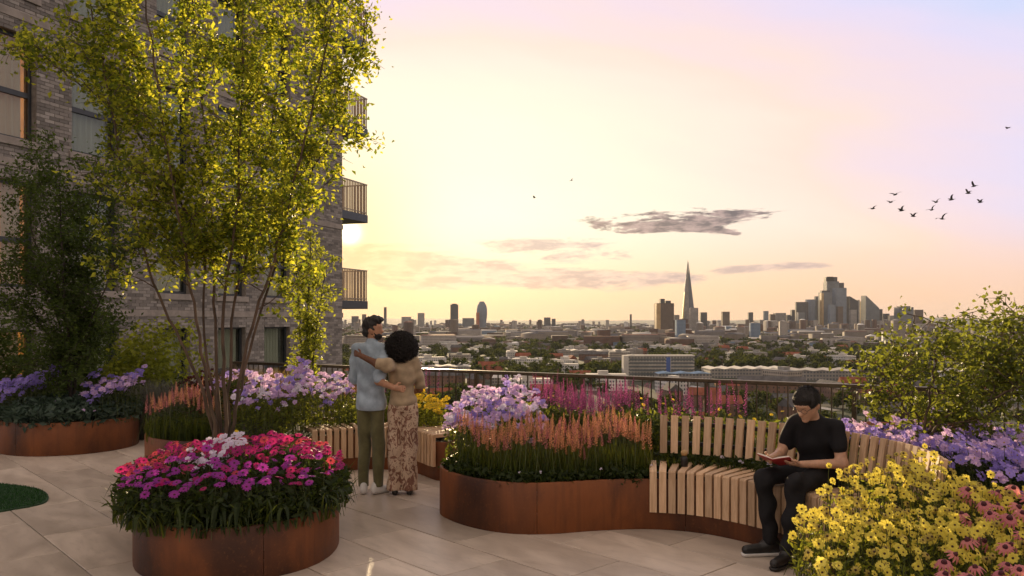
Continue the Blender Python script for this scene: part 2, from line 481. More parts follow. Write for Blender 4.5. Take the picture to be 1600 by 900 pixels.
class MB:
    """collects verts and faces, builds one mesh"""
    def __init__(self):
        self.v, self.f, self.mi = [], [], []
        self.cur = 0

    def add(self, vs, fs):
        o = len(self.v)
        self.v.extend([tuple(p) for p in vs])
        self.f.extend([tuple(i + o for i in f) for f in fs])
        self.mi.extend([self.cur] * len(fs))
        return self

    def box(self, x0, x1, y0, y1, z0, z1):
        vs = [(x0, y0, z0), (x1, y0, z0), (x1, y1, z0), (x0, y1, z0), (x0, y0, z1), (x1, y0, z1), (x1, y1, z1), (x0, y1, z1)]
        return self.add(vs, [(0, 3, 2, 1), (4, 5, 6, 7), (0, 1, 5, 4), (1, 2, 6, 5), (2, 3, 7, 6), (3, 0, 4, 7)])

    def bevbox(self, x0, x1, y0, y1, z0, z1, b):
        """box with chamfered edges"""
        vs = []
        for sx_ in (0, 1):
            for sy in (0, 1):
                for sz in (0, 1):
                    X, Y, Z = (x1 if sx_ else x0), (y1 if sy else y0), (z1 if sz else z0)
                    dx, dy, dz = (-b if sx_ else b), (-b if sy else b), (-b if sz else b)
                    vs += [(X, Y + dy, Z + dz), (X + dx, Y, Z + dz), (X + dx, Y + dy, Z)]
        idx = lambda i, j, k, a: ((i * 2 + j) * 2 + k) * 3 + a
        fs = []
        for s in (0, 1):
            q = [idx(s, 0, 0, 0), idx(s, 1, 0, 0), idx(s, 1, 1, 0), idx(s, 0, 1, 0)]
            fs.append(tuple(q if s else q[::-1]))
            q = [idx(0, s, 0, 1), idx(1, s, 0, 1), idx(1, s, 1, 1), idx(0, s, 1, 1)]
            fs.append(tuple(q[::-1] if s else q))
            q = [idx(0, 0, s, 2), idx(1, 0, s, 2), idx(1, 1, s, 2), idx(0, 1, s, 2)]
            fs.append(tuple(q if s else q[::-1]))
        for a in (0, 1):
            for c in (0, 1):
                fs.append((idx(0, a, c, 1), idx(1, a, c, 1), idx(1, a, c, 2), idx(0, a, c, 2)) if (a ^ c) else (idx(0, a, c, 2), idx(1, a, c, 2), idx(1, a, c, 1), idx(0, a, c, 1)))
                fs.append((idx(a, 0, c, 0), idx(a, 1, c, 0), idx(a, 1, c, 2), idx(a, 0, c, 2)) if not (a ^ c) else (idx(a, 0, c, 2), idx(a, 1, c, 2), idx(a, 1, c, 0), idx(a, 0, c, 0)))
                fs.append((idx(a, c, 0, 0), idx(a, c, 1, 0), idx(a, c, 1, 1), idx(a, c, 0, 1)) if (a ^ c) else (idx(a, c, 0, 1), idx(a, c, 1, 1), idx(a, c, 1, 0), idx(a, c, 0, 0)))
        for i in (0, 1):
            for j in (0, 1):
                for k in (0, 1):
                    t = (idx(i, j, k, 0), idx(i, j, k, 1), idx(i, j, k, 2))
                    fs.append(t if (i + j + k) % 2 else t[::-1])
        return self.add(vs, fs)

    def tube(self, pts, radii, n=6, cap=True):
        pts = [Vector(p) for p in pts]
        if not hasattr(radii, '__len__'):
            radii = [radii] * len(pts)
        vs, fs = [], []
        up = Vector((0.31, 0.17, 0.93)).normalized()
        for i, p in enumerate(pts):
            d = (pts[min(i + 1, len(pts) - 1)] - pts[max(i - 1, 0)])
            d = d.normalized() if d.length > 1e-9 else Vector((0, 0, 1))
            a = d.cross(up)
            if a.length < 1e-3:
                a = d.cross(Vector((1, 0, 0)))
            a.normalize()
            b = d.cross(a)
            for k in range(n):
                t = 2 * math.pi * k / n
                vs.append(p + (a * math.cos(t) + b * math.sin(t)) * radii[i])
        for i in range(len(pts) - 1):
            for k in range(n):
                k2 = (k + 1) % n
                fs.append((i * n + k, i * n + k2, (i + 1) * n + k2, (i + 1) * n + k))
        if cap:
            fs.append(tuple(range(n - 1, -1, -1)))
            o = (len(pts) - 1) * n
            fs.append(tuple(o + k for k in range(n)))
        return self.add(vs, fs)

    def lathe(self, prof, n=24, cx=0.0, cy=0.0):
        vs, fs = [], []
        for r, z in prof:
            for k in range(n):
                t = 2 * math.pi * k / n
                vs.append((cx + r * math.cos(t), cy + r * math.sin(t), z))
        for i in range(len(prof) - 1):
            for k in range(n):
                k2 = (k + 1) % n
                fs.append((i * n + k, i * n + k2, (i + 1) * n + k2, (i + 1) * n + k))
        fs.append(tuple(range(n - 1, -1, -1)))
        o = (len(prof) - 1) * n
        fs.append(tuple(o + k for k in range(n)))
        return self.add(vs, fs)

    def mesh(self, name, mats, smooth=False):
        me = bpy.data.meshes.new(name)
        me.from_pydata(self.v, [], self.f)
        for m in (mats if isinstance(mats, (list, tuple)) else [mats]):
            me.materials.append(m)
        me.polygons.foreach_set('material_index', self.mi)
        if smooth:
            me.polygons.foreach_set('use_smooth', [True] * len(me.polygons))
        me.update()
        return me


def link(name, me, parent=None, loc=None, rot=None, mat=None, kind=None):
    o = bpy.data.objects.new(name, me)
    COL.objects.link(o)
    if mat is not None:
        me.materials.append(mat)
    if parent is not None:
        o.parent = parent
    if loc is not None:
        o.location = loc
    if rot is not None:
        o.rotation_euler = rot
    if kind:
        o['kind'] = kind
    return o


def tag(o, label=None, cat=None, group=None, kind=None):
    if label:
        o['label'] = label
    if cat:
        o['category'] = cat
    if group:
        o['group'] = group
    if kind:
        o['kind'] = kind
    return o


def thing(name, label, cat, loc=(0, 0, 0), rotz=0.0, group=None):
    o = bpy.data.objects.new(name, None)
    COL.objects.link(o)
    o.empty_display_size = 0.1
    o.location = loc
    o.rotation_euler = (0, 0, rotz)
    return tag(o, label, cat, group)


def spline(pts, per=8, closed=False):
    """Catmull-Rom through 2D points"""
    P = [Vector(p) for p in pts]
    n = len(P)
    out = []
    rng = n if closed else n - 1
    for i in range(rng):
        if closed:
            a, b, c, d = P[(i - 1) % n], P[i], P[(i + 1) % n], P[(i + 2) % n]
        else:
            a, b, c, d = P[max(i - 1, 0)], P[i], P[i + 1], P[min(i + 2, n - 1)]
        for k in range(per):
            t = k / per
            out.append(0.5 * ((2 * b) + (c - a) * t + (2 * a - 5 * b + 4 * c - d) * t * t + (3 * b - a - 3 * c + d) * t ** 3))
    if not closed:
        out.append(P[-1])
    return out


def inside(poly, x, y):
    c = False
    j = len(poly) - 1
    for i in range(len(poly)):
        xi, yi, xj, yj = poly[i][0], poly[i][1], poly[j][0], poly[j][1]
        if (yi > y) != (yj > y) and x < (xj - xi) * (y - yi) / (yj - yi) + xi:
            c = not c
        j = i
    return c


def inside_np(poly, X, Y):
    c = np.zeros(len(X), dtype=bool)
    j = len(poly) - 1
    for i in range(len(poly)):
        xi, yi, xj, yj = poly[i][0], poly[i][1], poly[j][0], poly[j][1]
        if yi != yj:
            c ^= ((yi > Y) != (yj > Y)) & (X < (xj - xi) * (Y - yi) / (yj - yi) + xi)
        j = i
    return c


def leaf_cloud(C, A, S, L, W, fold=0.25):
    """diamond leaves: centres C, axes A (unit), sides S (unit), lengths L, widths W"""
    C, A, S = np.asarray(C), np.asarray(A), np.asarray(S)
    L, W = np.asarray(L)[:, None], np.asarray(W)[:, None]
    Nn = np.cross(A, S)
    v = np.empty((len(C), 4, 3))
    v[:, 0] = C - A * L * 0.5
    v[:, 1] = C + S * W * 0.5 + Nn * W * fold
    v[:, 2] = C + A * L * 0.5 - Nn * W * 0.12
    v[:, 3] = C - S * W * 0.5 + Nn * W * fold
    b = np.arange(len(C))[:, None] * 4
    return v.reshape(-1, 3), np.concatenate([b + [0, 1, 2], b + [0, 2, 3]])


def rand_unit(rng, n):
    v = rng.normal(size=(n, 3))
    return v / np.linalg.norm(v, axis=1)[:, None]


def leaves_at(rng, C, size, aspect=0.55, droop=0.3, jitter=0.35):
    n = len(C)
    A = rand_unit(rng, n)
    A[:, 2] = A[:, 2] * 0.7 - droop
    A /= np.linalg.norm(A, axis=1)[:, None]
    R = rand_unit(rng, n)
    S = np.cross(A, R)
    S /= np.linalg.norm(S, axis=1)[:, None] + 1e-9
    L = size * (1 + jitter * rng.uniform(-1, 1, n))
    return leaf_cloud(C, A, S, L, L * aspect)


def blades(rng, base, h, w, lean, curve=0.6):
    """grass blades: base (n,3), heights h (n), widths w (n), lean (n) sideways reach; 3 segments"""
    n = len(base)
    th = rng.uniform(0, 2 * np.pi, n)
    d = np.stack([np.cos(th), np.sin(th), np.zeros(n)], 1)
    s = np.stack([-np.sin(th), np.cos(th), np.zeros(n)], 1)
    ph = rng.uniform(-0.8, 0.8, n)
    s = s * np.cos(ph)[:, None] + d * np.sin(ph)[:, None]
    v = np.empty((n, 7, 3))
    for i, t in enumerate((0.0, 0.4, 0.75)):
        c = base + d * (lean * t ** 2)[:, None]
        c[:, 2] += h * (t - curve * 0.35 * t ** 3)
        ww = (w * (1.0, 0.9, 0.6)[i] * 0.5)[:, None]
        v[:, 2 * i] = c - s * ww
        v[:, 2 * i + 1] = c + s * ww
    c = base + d * lean[:, None]
    c[:, 2] += h * (1 - curve * 0.35)
    v[:, 6] = c
    b = np.arange(n)[:, None] * 7
    q = np.concatenate([b + [0, 1, 3, 2], b + [2, 3, 5, 4]])
    t = b + [4, 5, 6]
    return v.reshape(-1, 3), q, t


def join_np(items):
    """items: list of (verts, [poly arrays]) -> verts, polys grouped by size"""
    vs, tri, quad, o = [], [], [], 0
    for v, ps in items:
        vs.append(v)
        for p in ps:
            (tri if p.shape[1] == 3 else quad).append(p + o)
        o += len(v)
    out = []
    if tri:
        out.append(np.concatenate(tri))
    if quad:
        out.append(np.concatenate(quad))
    return np.concatenate(vs), out

# ------------------------------------------------------------------ terrace
RAIL = lambda x: 10.6 - 0.578 * (x + 1.22)          # y of the balustrade line at x
RAIL_DIR = Vector((1.0, -0.578)).normalized()

OUT_A = spline([(-1.85, 5.33), (-2.30, 5.36), (-2.64, 5.62), (-2.95, 6.3), (-3.25, 7.0), (-3.22, 7.7), (-2.8, 8.05),
                (-2.3, 7.9), (-1.85, 7.4), (-1.5, 6.8), (-1.34, 6.15), (-1.45, 5.65)], 6, True)
OUT_B = spline([(-4.38, 9.95), (-4.22, 9.25), (-3.65, 8.8), (-2.85, 8.8), (-2.25, 9.15), (-1.65, 9.42), (-1.12, 9.2), (-0.80, 8.74),
                (-0.60, 8.95), (-0.72, 9.6), (-1.3, 10.25), (-2.4, 10.9), (-3.4, 11.45), (-4.2, 11.1)], 6, True)
OUT_D = spline([(-0.66, 7.33), (-0.54, 7.02), (-0.30, 6.74), (0.0, 6.57), (0.33, 6.57), (0.745, 6.68), (1.18, 6.72), (1.57, 6.58), (1.89, 6.26),
                (2.12, 5.89), (2.21, 5.5), (2.18, 5.15), (2.02, 4.8), (1.80, 4.5), (1.62, 4.15), (1.62, 3.7), (1.95, 3.3), (3.0, 3.1),
                (4.5, 3.2), (5.6, 3.9), (5.7, 5.2), (5.2, 6.35), (4.0, 7.2), (2.0, 8.35), (0.4, 9.2), (-0.15, 9.2), (-0.35, 8.6), (-0.60, 7.9)], 6, True)
OUT_F = [Vector((-6.12 + 0.86 * math.cos(t), 11.15 + 0.86 * math.sin(t))) for t in [2 * math.pi * k / 72 for k in range(72)]]
TURF = spline([(-4.47, 7.72), (-4.62, 7.36), (-5.05, 6.98), (-5.8, 6.7), (-6.8, 6.9), (-7.2, 7.6), (-6.7, 8.5), (-5.7, 8.6), (-4.9, 8.3)], 6, True)


def build_terrace():
    deck = MB()
    n = 2
    poly = [(-16, -6), (9, -6), (9, RAIL(9) + 0.25), (-4.4, RAIL(-4.4) + 0.25), (-9.0, 18.0), (-16, 18.0)]
    vs = [(x, y, -0.032) for x, y in poly] + [(x, y, -0.6) for x, y in poly]
    k = len(poly)
    deck.add(vs, [tuple(range(k))] + [tuple(range(2 * k - 1, k - 1, -1))] + [(i, i + k, (i + 1) % k + k, (i + 1) % k) for i in range(k)])
    root = link('terrace_floor', deck.mesh('terrace_floor', M['joint']))
    tag(root, kind='structure')
    d = Vector((0.677, -0.736)).normalized()       # long side of the slabs
    nn = Vector((-d.y, d.x))
    L, W, g = 1.2, 0.585, 0.009
    me = MB().bevbox(-L / 2 + g / 2, L / 2 - g / 2, -W / 2 + g / 2, W / 2 - g / 2, -0.03, 0.0, 0.0025).mesh('slab', M['slab'])
    ang = math.atan2(d.y, d.x)
    rnd = random.Random(4)
    cnt = 0
    n0 = 1.61      # a joint known from the photograph
    for j in range(-14, 26):
        for i in range(-22, 16):
            nc = n0 + (j + 0.5) * W
            dc = -4.37 + (i + (0.5 if j % 2 else 0.0)) * L
            p = d * dc + nn * nc
            if p.y < 3.6 or p.y > 16 or p.x < -12 or p.x > 4.5:
                continue
            if abs(p.x) > 0.70 * p.y + 0.9:
                continue
            if p.y > RAIL(p.x) - 0.1:
                continue
            if any(inside(o, p.x, p.y) and all(inside(o, p.x + a * d.x * 0.6 + b * nn.x * 0.3, p.y + a * d.y * 0.6 + b * nn.y * 0.3) for a in (-1, 1) for b in (-1, 1)) for o in (OUT_A, OUT_B, OUT_D, OUT_F)):
                continue
            link('slab', me, root, (p.x, p.y, rnd.uniform(-0.0012, 0.0012)), (0, 0, ang))
            cnt += 1
    # kerb along the roof edge under the balustrade
    kb = MB()
    a, b = Vector((-4.35, RAIL(-4.35))), Vector((8.0, RAIL(8.0)))
    off = Vector((RAIL_DIR.y, -RAIL_DIR.x)) * -0.14
    pts = [a - off, b - off, b + off, a + off]
    kb.add([(p.x, p.y, -0.02) for p in pts] + [(p.x, p.y, 0.14) for p in pts], [(0, 1, 2, 3)[::-1], (4, 5, 6, 7), (0, 1, 5, 4), (1, 2, 6, 5), (2, 3, 7, 6), (3, 0, 4, 7)])
    tag(link('roof_kerb', kb.mesh('roof_kerb', M['precast'])), kind='structure')


build_terrace()


def build_turf():
    c = Vector((-5.8, 7.7))
    root = thing('turf_disc', 'rounded patch of dark green artificial turf set in the paving', 'turf', (c.x, c.y, 0))
    e = MB()
    P = [p - c for p in TURF]
    k = len(P)
    e.add([(p.x, p.y, 0.012) for p in P] + [(p.x, p.y, -0.003) for p in P], [tuple(range(k))] + [(i, i + k, (i + 1) % k + k, (i + 1) % k) for i in range(k)])
    me = e.mesh('turf_backing', M['turf_base'])
    link('backing', me, root)
    rng = np.random.default_rng(3)
    n = 42000
    xy = rng.uniform([-1.5, -1.1], [1.4, 1.0], (n, 2))
    xy = xy[inside_np(P, xy[:, 0] * 1.012, xy[:, 1] * 1.012)]
    base = np.column_stack([xy, np.full(len(xy), 0.012)])
    v, q, t = blades(rng, base, rng.uniform(0.016, 0.03, len(xy)), np.full(len(xy), 0.004), rng.uniform(0.004, 0.018, len(xy)))
    link('grass', mesh_np('turf_blades', v, [q, t]), root, mat=M['turf'], kind='stuff')


build_turf()


# ------------------------------------------------------------------ planters
def arc_resample(pts, step, closed=True):
    P = list(pts) + ([pts[0]] if closed else [])
    d = [0.0]
    for a, b in zip(P[:-1], P[1:]):
        d.append(d[-1] + (b - a).length)
    n = max(2, int(round(d[-1] / step)))
    out, j = [], 0
    for i in range(n + (0 if closed else 1)):
        s = d[-1] * i / n
        while j < len(d) - 2 and d[j + 1] < s:
            j += 1
        t = (s - d[j]) / max(1e-9, d[j + 1] - d[j])
        out.append(P[j].lerp(P[j + 1], t))
    return out


def build_planter(name, outline, h, label):
    c = sum(outline, Vector((0, 0))) / len(outline)
    root = thing(name, label, 'planter', (c.x, c.y, 0))
    P = [p - c for p in arc_resample(outline, 0.06)]
    area = sum(P[i].x * P[(i + 1) % len(P)].y - P[(i + 1) % len(P)].x * P[i].y for i in range(len(P)))
    if area < 0:
        P.reverse()
    n = len(P)
    nrm = []
    for i in range(n):
        t = (P[(i + 1) % n] - P[i - 1]).normalized()
        nrm.append(Vector((-t.y, t.x)))            # inward for counter-clockwise
    per = max(6, int(round(1.25 / 0.06)))
    prof = [(0.004, 0.0), (0.0, 0.006), (0.0, h - 0.006), (0.003, h), (0.032, h), (0.036, h - 0.004), (0.036, h - 0.07), (0.03, h - 0.07)]
    i0 = 0
    while i0 < n:
        i1 = min(i0 + per, n)
        if n - i1 < per * 0.4:
            i1 = n
        vs, fs = [], []
        idx = list(range(i0, i1 + 1))
        for jj, i in enumerate(idx):
            p, q = P[i % n].copy(), nrm[i % n]
            if jj == 0:
                p = p.lerp(P[(i + 1) % n], 0.03)
            if jj == len(idx) - 1:
                p = p.lerp(P[(i - 1) % n], 0.03)
            for o, z in prof:
                vs.append((p.x + q.x * o, p.y + q.y * o, z))
        m_ = len(prof)
        for a in range(len(idx) - 1):
            for k in range(m_ - 1):
                fs.append((a * m_ + k, (a + 1) * m_ + k, (a + 1) * m_ + k + 1, a * m_ + k + 1))
        me = MB().add(vs, fs).mesh('steel_panel', M['corten'], True)
        link('steel_panel', me, root)
        i0 = i1
    s = MB()
    s.add([(p.x + q.x * 0.02, p.y + q.y * 0.02, h - 0.05) for p, q in zip(P, nrm)], [tuple(range(n))])
    link('soil', s.mesh('soil', M['soil']), root)
    return root


PL_H = 0.42
build_planter('planter', OUT_A[14:] + OUT_A[:14], 0.37, 'egg-shaped rusty steel planter holding magenta daisies and the golden tree')
build_planter('planter', OUT_B, PL_H, 'rusty steel planter behind the couple with lilac flowers along the railing')
build_planter('planter', OUT_D, PL_H, 'long S-curved rusty steel planter with the slatted bench on its edge')
build_planter('planter', OUT_F, 0.425, 'round rusty steel planter at the left under the dark small tree')


# ------------------------------------------------------------------ benches
def bench(name, label, path, first_back, last_back, spacing, seat_depth=0.45, back=True):
    """slats along the front edge `path` (2D, running so that inward is to the left of travel)"""
    c = path[len(path) // 2]
    root = thing(name, label, 'bench', (c.x, c.y, 0))
    Q = arc_resample(path, spacing, False)
    prof = [(-0.036, 0.15), (-0.036, 0.488), (-0.026, 0.50), (seat_depth, 0.50), (seat_depth, 0.466), (-0.004, 0.466), (-0.004, 0.15)]
    w = 0.029
    vs = [(-w, y, z) for y, z in prof] + [(w, y, z) for y, z in prof]
    k = len(prof)
    fs = [(0, 1, 2, 3, 4, 5, 6), tuple(range(2 * k - 1, k - 1, -1))] + [(i, i + k, (i + 1) % k + k, (i + 1) % k) for i in range(k)]
    seat_me = MB().add(vs, fs).mesh('seat_slat', M['timber'])
    rr = random.Random(9)
    for i, p in enumerate(Q):
        t = (Q[min(i + 1, len(Q) - 1)] - Q[max(i - 1, 0)]).normalized()
        a = math.atan2(t.y, t.x)
        link('seat_slat', seat_me, root, (p.x - c.x, p.y - c.y, rr.uniform(-0.001, 0.001)), (0, 0, a + rr.uniform(-0.006, 0.006)))
    sub = MB()
    def strip(off0, off1, z0, z1, mat, nm, pts):
        v, f = [], []
        for i, p in enumerate(pts):
            t = (pts[min(i + 1, len(pts) - 1)] - pts[max(i - 1, 0)]).normalized()
            q = Vector((-t.y, t.x))
            for o, z in ((off0, z0), (off1, z0), (off1, z1), (off0, z1)):
                v.append((p.x + q.x * o - c.x, p.y + q.y * o - c.y, z))
        m = len(pts)
        for i in range(m - 1):
            for e in range(4):
                f.append((i * 4 + e, i * 4 + (e + 1) % 4, (i + 1) * 4 + (e + 1) % 4, (i + 1) * 4 + e))
        f += [(3, 2, 1, 0), tuple((m - 1) * 4 + e for e in range(4))]
        link(nm, MB().add(v, f).mesh(nm, mat), root)
    strip(0.06, 0.10, 0.428, 0.464, M['steel'], 'seat_bearer', Q)
    strip(seat_depth - 0.08, seat_depth - 0.04, 0.428, 0.464, M['steel'], 'seat_bearer', Q)
    if back:
        B = []
        for i, p in enumerate(Q):
            t = (Q[min(i + 1, len(Q) - 1)] - Q[max(i - 1, 0)]).normalized()
            B.append(p + Vector((-t.y, t.x)) * (seat_depth + 0.02))
        B = arc_resample(spline(B[::4] + [B[-1]], 6), 0.094, False)
        B = [b for i, b in enumerate(B) if first_back <= i <= (last_back if last_back else 999)]
        bm = MB().bevbox(-0.031, 0.031, -0.014, 0.014, 0.0, 0.335, 0.003).mesh('back_slat', M['timber'])
        for i, p in enumerate(B):
            t = (B[min(i + 1, len(B) - 1)] - B[max(i - 1, 0)]).normalized()
            a = math.atan2(t.y, t.x)
            o = link('back_slat', bm, root, (p.x - c.x, p.y - c.y, 0.565 + rr.uniform(-0.002, 0.002)))
            o.rotation_euler = Matrix.Rotation(a + rr.uniform(-0.006, 0.006), 4, 'Z').to_euler()
            o.rotation_euler = (Matrix.Rotation(a, 4, 'Z') @ Matrix.Rotation(math.radians(-9), 4, 'X')).to_euler()
        strip(0.045, 0.062, 0.63, 0.665, M['steel'], 'back_rail', B)
        strip(0.075, 0.092, 0.80, 0.835, M['steel'], 'back_rail', B)
        for i in range(1, len(B), 6):
            p = B[i]
            t = (B[min(i + 1, len(B) - 1)] - B[max(i - 1, 0)]).normalized()
            q = Vector((-t.y, t.x))
            pb = MB().bevbox(-0.012, 0.012, 0.0, 0.05, 0.36, 0.86, 0.002).mesh('back_post', M['steel'])
            link('back_post', pb, root, (p.x + q.x * 0.095 - c.x, p.y + q.y * 0.095 - c.y, 0), (0, 0, math.atan2(t.y, t.x)))
    return root


def sub_path(outline, a, b):
    ia = min(range(len(outline)), key=lambda i: (outline[i] - Vector(a)).length)
    ib = min(range(len(outline)), key=lambda i: (outline[i] - Vector(b)).length)
    return outline[ia:ib + 1]


bench('slatted_bench', 'curved pale timber slat bench with backrest where the reader sits', sub_path(OUT_D, (1.20, 6.72), (2.18, 5.1)), 1, None, 0.078)
bench('slatted_bench', 'backless pale timber slat seat behind the standing couple', sub_path(OUT_B, (-2.25, 9.15), (-0.84, 8.80)), 0, None, 0.085, 0.42, False)


# ------------------------------------------------------------------ balustrade
def build_railing():
    a = Vector((-4.3, RAIL(-4.3)))
    b = Vector((7.6, RAIL(7.6)))
    L = (b - a).length
    root = thing('balustrade', 'bronze metal balustrade with thin upright bars along the roof edge', 'railing', (a.x, a.y, 0), math.atan2((b - a).y, (b - a).x))
    link('top_rail', MB().bevbox(0, L, -0.03, 0.03, 1.075, 1.115, 0.006).mesh('top_rail', M['rail']), root)
    link('bottom_rail', MB().bevbox(0, L, -0.012, 0.012, 0.20, 0.23, 0.003).mesh('bottom_rail', M['rail']), root)
    bar = MB().box(-0.006, 0.006, -0.006, 0.006, 0.23, 1.073).mesh('baluster', M['rail'])
    post = MB().bevbox(-0.022, 0.022, -0.03, 0.03, 0.14, 1.073, 0.003).mesh('post', M['rail'])
    n = int(L / 0.105)
    for i in range(n + 1):
        x = 0.03 + i * (L - 0.06) / n
        link('post' if i % 14 == 0 else 'baluster', post if i % 14 == 0 else bar, root, (x, 0, 0))


build_railing()


# ------------------------------------------------------------------ brick apartment block at the left
def build_block():
    t = Vector((0.3727, 1.0)).normalized()
    p0 = Vector((-9.8 + 0.3727 * (12 - 16), 12.0))
    root = thing('apartment_block', 'tall grey-brown brick apartment block with dark windows and corner balconies', 'building', (p0.x, p0.y, 0), math.atan2(t.y, t.x))
    U = lambda Y: (Y - 12.0) * math.sqrt(1 + 0.3727 ** 2)
    CORNER = U(27.0)
    Z0, Z1 = -4.0, 15.5
    cols = [(U(14.3), U(16.35)), (U(17.13), U(18.3)), (U(19.35), U(20.4)), (U(21.35), U(22.4)), (U(23.15), U(24.3))]
    rows = [(s, s + 2.12) for s in (-0.55, 2.4, 5.35, 8.3, 11.25)]
    # solid wall: piers and spandrels, set back behind the brick faces
    rects = []
    edges = [0.0] + [e for c in cols for e in c] + [CORNER]
    for i in range(0, len(edges), 2):
        rects.append((edges[i], edges[i + 1], Z0, Z1))
    for c in cols:
        zs = [Z0] + [e for r in rows for e in r] + [Z1]
        for i in range(0, len(zs), 2):
            rects.append((c[0], c[1], zs[i], zs[i + 1]))
    wall = MB()
    for u0, u1, z0, z1 in rects:
        wall.box(u0, u1 - 0.0005, 0.012, 0.35, z0, z1)
    wall.box(0, 0.35, 0.36, 9, Z0, Z1)
    wall.box(CORNER - 0.35, CORNER - 0.012, 0.36, 9, Z0, Z1)
    wall.box(0, CORNER, 8.6, 9, Z0, Z1)
    wall.box(0, CORNER, 0.3, 9, Z1, Z1 + 0.4)
    link('wall', wall.mesh('wall', M['mortar']), root)
    # bricks
    bl, bh, j = 0.215, 0.065, 0.010
    near, rest = [], MB()
    br = random.Random(1)
    u_vis = U(15.0)
    for u0, u1, z0, z1 in rects:
        row = 0
        z = Z0 + math.ceil((z0 - Z0) / (bh + j) - 0.3) * (bh + j)
        while z < z1 - 0.02:
            if z > -0.6 and u1 > u_vis:
                odd = int(round((z - Z0) / (bh + j))) % 2
                k0 = math.floor((u0 - (bl + j) / 2 * odd) / (bl + j))
                x = k0 * (bl + j) + (bl + j) / 2 * odd
                while x < u1:
                    a, b = max(x, u0 + 0.002), min(x + bl, u1 - 0.002)
                    if b - a > 0.03 and b > u_vis:
                        Y = 12 + a / 1.0672
                        full = (b - a) > bl - 0.004
                        zz = (z + 0.03 - EYE) / Y * F
                        if full and Y < 17.4 and 110 < zz < 500 and len(near) < 300 and (edges[2] <= a <= edges[3] or Y < 16.4):
                            near.append((a, z))
                        else:
                            q = br.uniform(-0.003, 0.002)
                            rest.box(a, b, q, 0.02, z, min(z + bh, z1 - 0.001))
                    x += bl + j
            z += bh + j
    # end-wall bricks (seen from a step to the side)
    z = Z0
    while z < Z1 - bh:
        if z > -0.6:
            odd = int(round((z - Z0) / (bh + j))) % 2
            y = 0.03 + (bl + j) / 2 * odd
            while y < 3.0:
                rest.box(CORNER - 0.02, CORNER + br.uniform(-0.002, 0.003), y, y + bl, z, z + bh)
                y += bl + j
        z += bh + j
    link('brickwork', rest.mesh('brickwork', M['brick']), root, kind='stuff')
    bm = MB().box(0, bl, 0, 0.022, 0, bh).mesh('brick', M['brick'])
    for a, z in near:
        link('brick', bm, root, (a, br.uniform(-0.003, 0.002), z))
    # floor bands
    for r in rows:
        for k, (z0, z1, pr) in enumerate(((r[0] - 0.15, r[0] - 0.003, 0.045),)):
            for c in cols:
                link('sill', MB().bevbox(c[0] - 0.08, c[1] + 0.08, -pr, 0.3, z0, z1, 0.006).mesh('sill', M['precast']), root)
        link('floor_band', MB().bevbox(0, CORNER + 0.03, -0.022, 0.01, r[1] + 0.26, r[1] + 0.42, 0.004).mesh('floor_band', M['precast']), root)
    # windows
    wr = random.Random(12)
    for ci, c in enumerate(cols):
        for ri, r in enumerate(rows):
            w, h = c[1] - c[0], r[1] - r[0]
            wd = link('window', MB().box(0, w, 0.95, 1.0, 0, h).mesh('room_back', M['room_glow'] if ci == 0 else M['room']), root, (c[0], 0, r[0]))
            fr = MB()
            f = 0.07
            fr.bevbox(0.001, f, 0.14, 0.22, 0.001, h - 0.001, 0.004).bevbox(w - f, w - 0.001, 0.14, 0.22, 0.001, h - 0.001, 0.004)
            fr.bevbox(f, w - f, 0.145, 0.215, 0.001, f, 0.004).bevbox(f, w - f, 0.145, 0.215, h - f, h - 0.001, 0.004)
            fr.bevbox(f, w - f, 0.142, 0.212, h * 0.42, h * 0.42 + 0.11, 0.004)
            if ci == 0:
                fr.bevbox(w * 0.5, w * 0.5 + 0.07, 0.15, 0.21, f, h - f, 0.004)
            link('frame', fr.mesh('frame', M['frame']), wd)
            for z0, z1 in ((f, h * 0.42), (h * 0.42 + 0.11, h - f)):
                link('pane', MB().box(f, w - f, 0.175, 0.183, z0, z1).mesh('pane', M['glass']), wd)
            # curtains
            def curtain(x0, x1):
                nn = max(8, int((x1 - x0) / 0.022))
                v, fc = [], []
                ph = wr.uniform(0, 6)
                for i in range(nn + 1):
                    x = x0 + (x1 - x0) * i / nn
                    y = 0.285 + 0.035 * math.sin(i * 0.95 + ph) + 0.012 * math.sin(i * 2.3 + ph)
                    v += [(x, y, 0.05), (x, y + 0.01, h - 0.03)]
                for i in range(nn):
                    fc.append((2 * i, 2 * i + 2, 2 * i + 3, 2 * i + 1))
                link('curtain', MB().add(v, fc).mesh('curtain', M['curtain'], True), wd)
            if ci == 0:
                curtain(w * 0.73, w * 0.93)
                curtain(0.1, w * 0.28)
            elif ci == 1:
                curtain(0.06, w * 0.9)
            else:
                curtain(0.06, w * wr.uniform(0.8, 0.97))
            box = MB()
            box.box(0.001, 0.02, 0.355, 1.0, 0, h).box(w - 0.02, w - 0.001, 0.355, 1.0, 0, h).box(0, w, 0.355, 1.0, -0.03, -0.001).box(0, w, 0.355, 1.0, h + 0.001, h + 0.03)
            link('reveal', box.mesh('reveal', M['room_glow'] if ci == 0 else M['room']), wd)
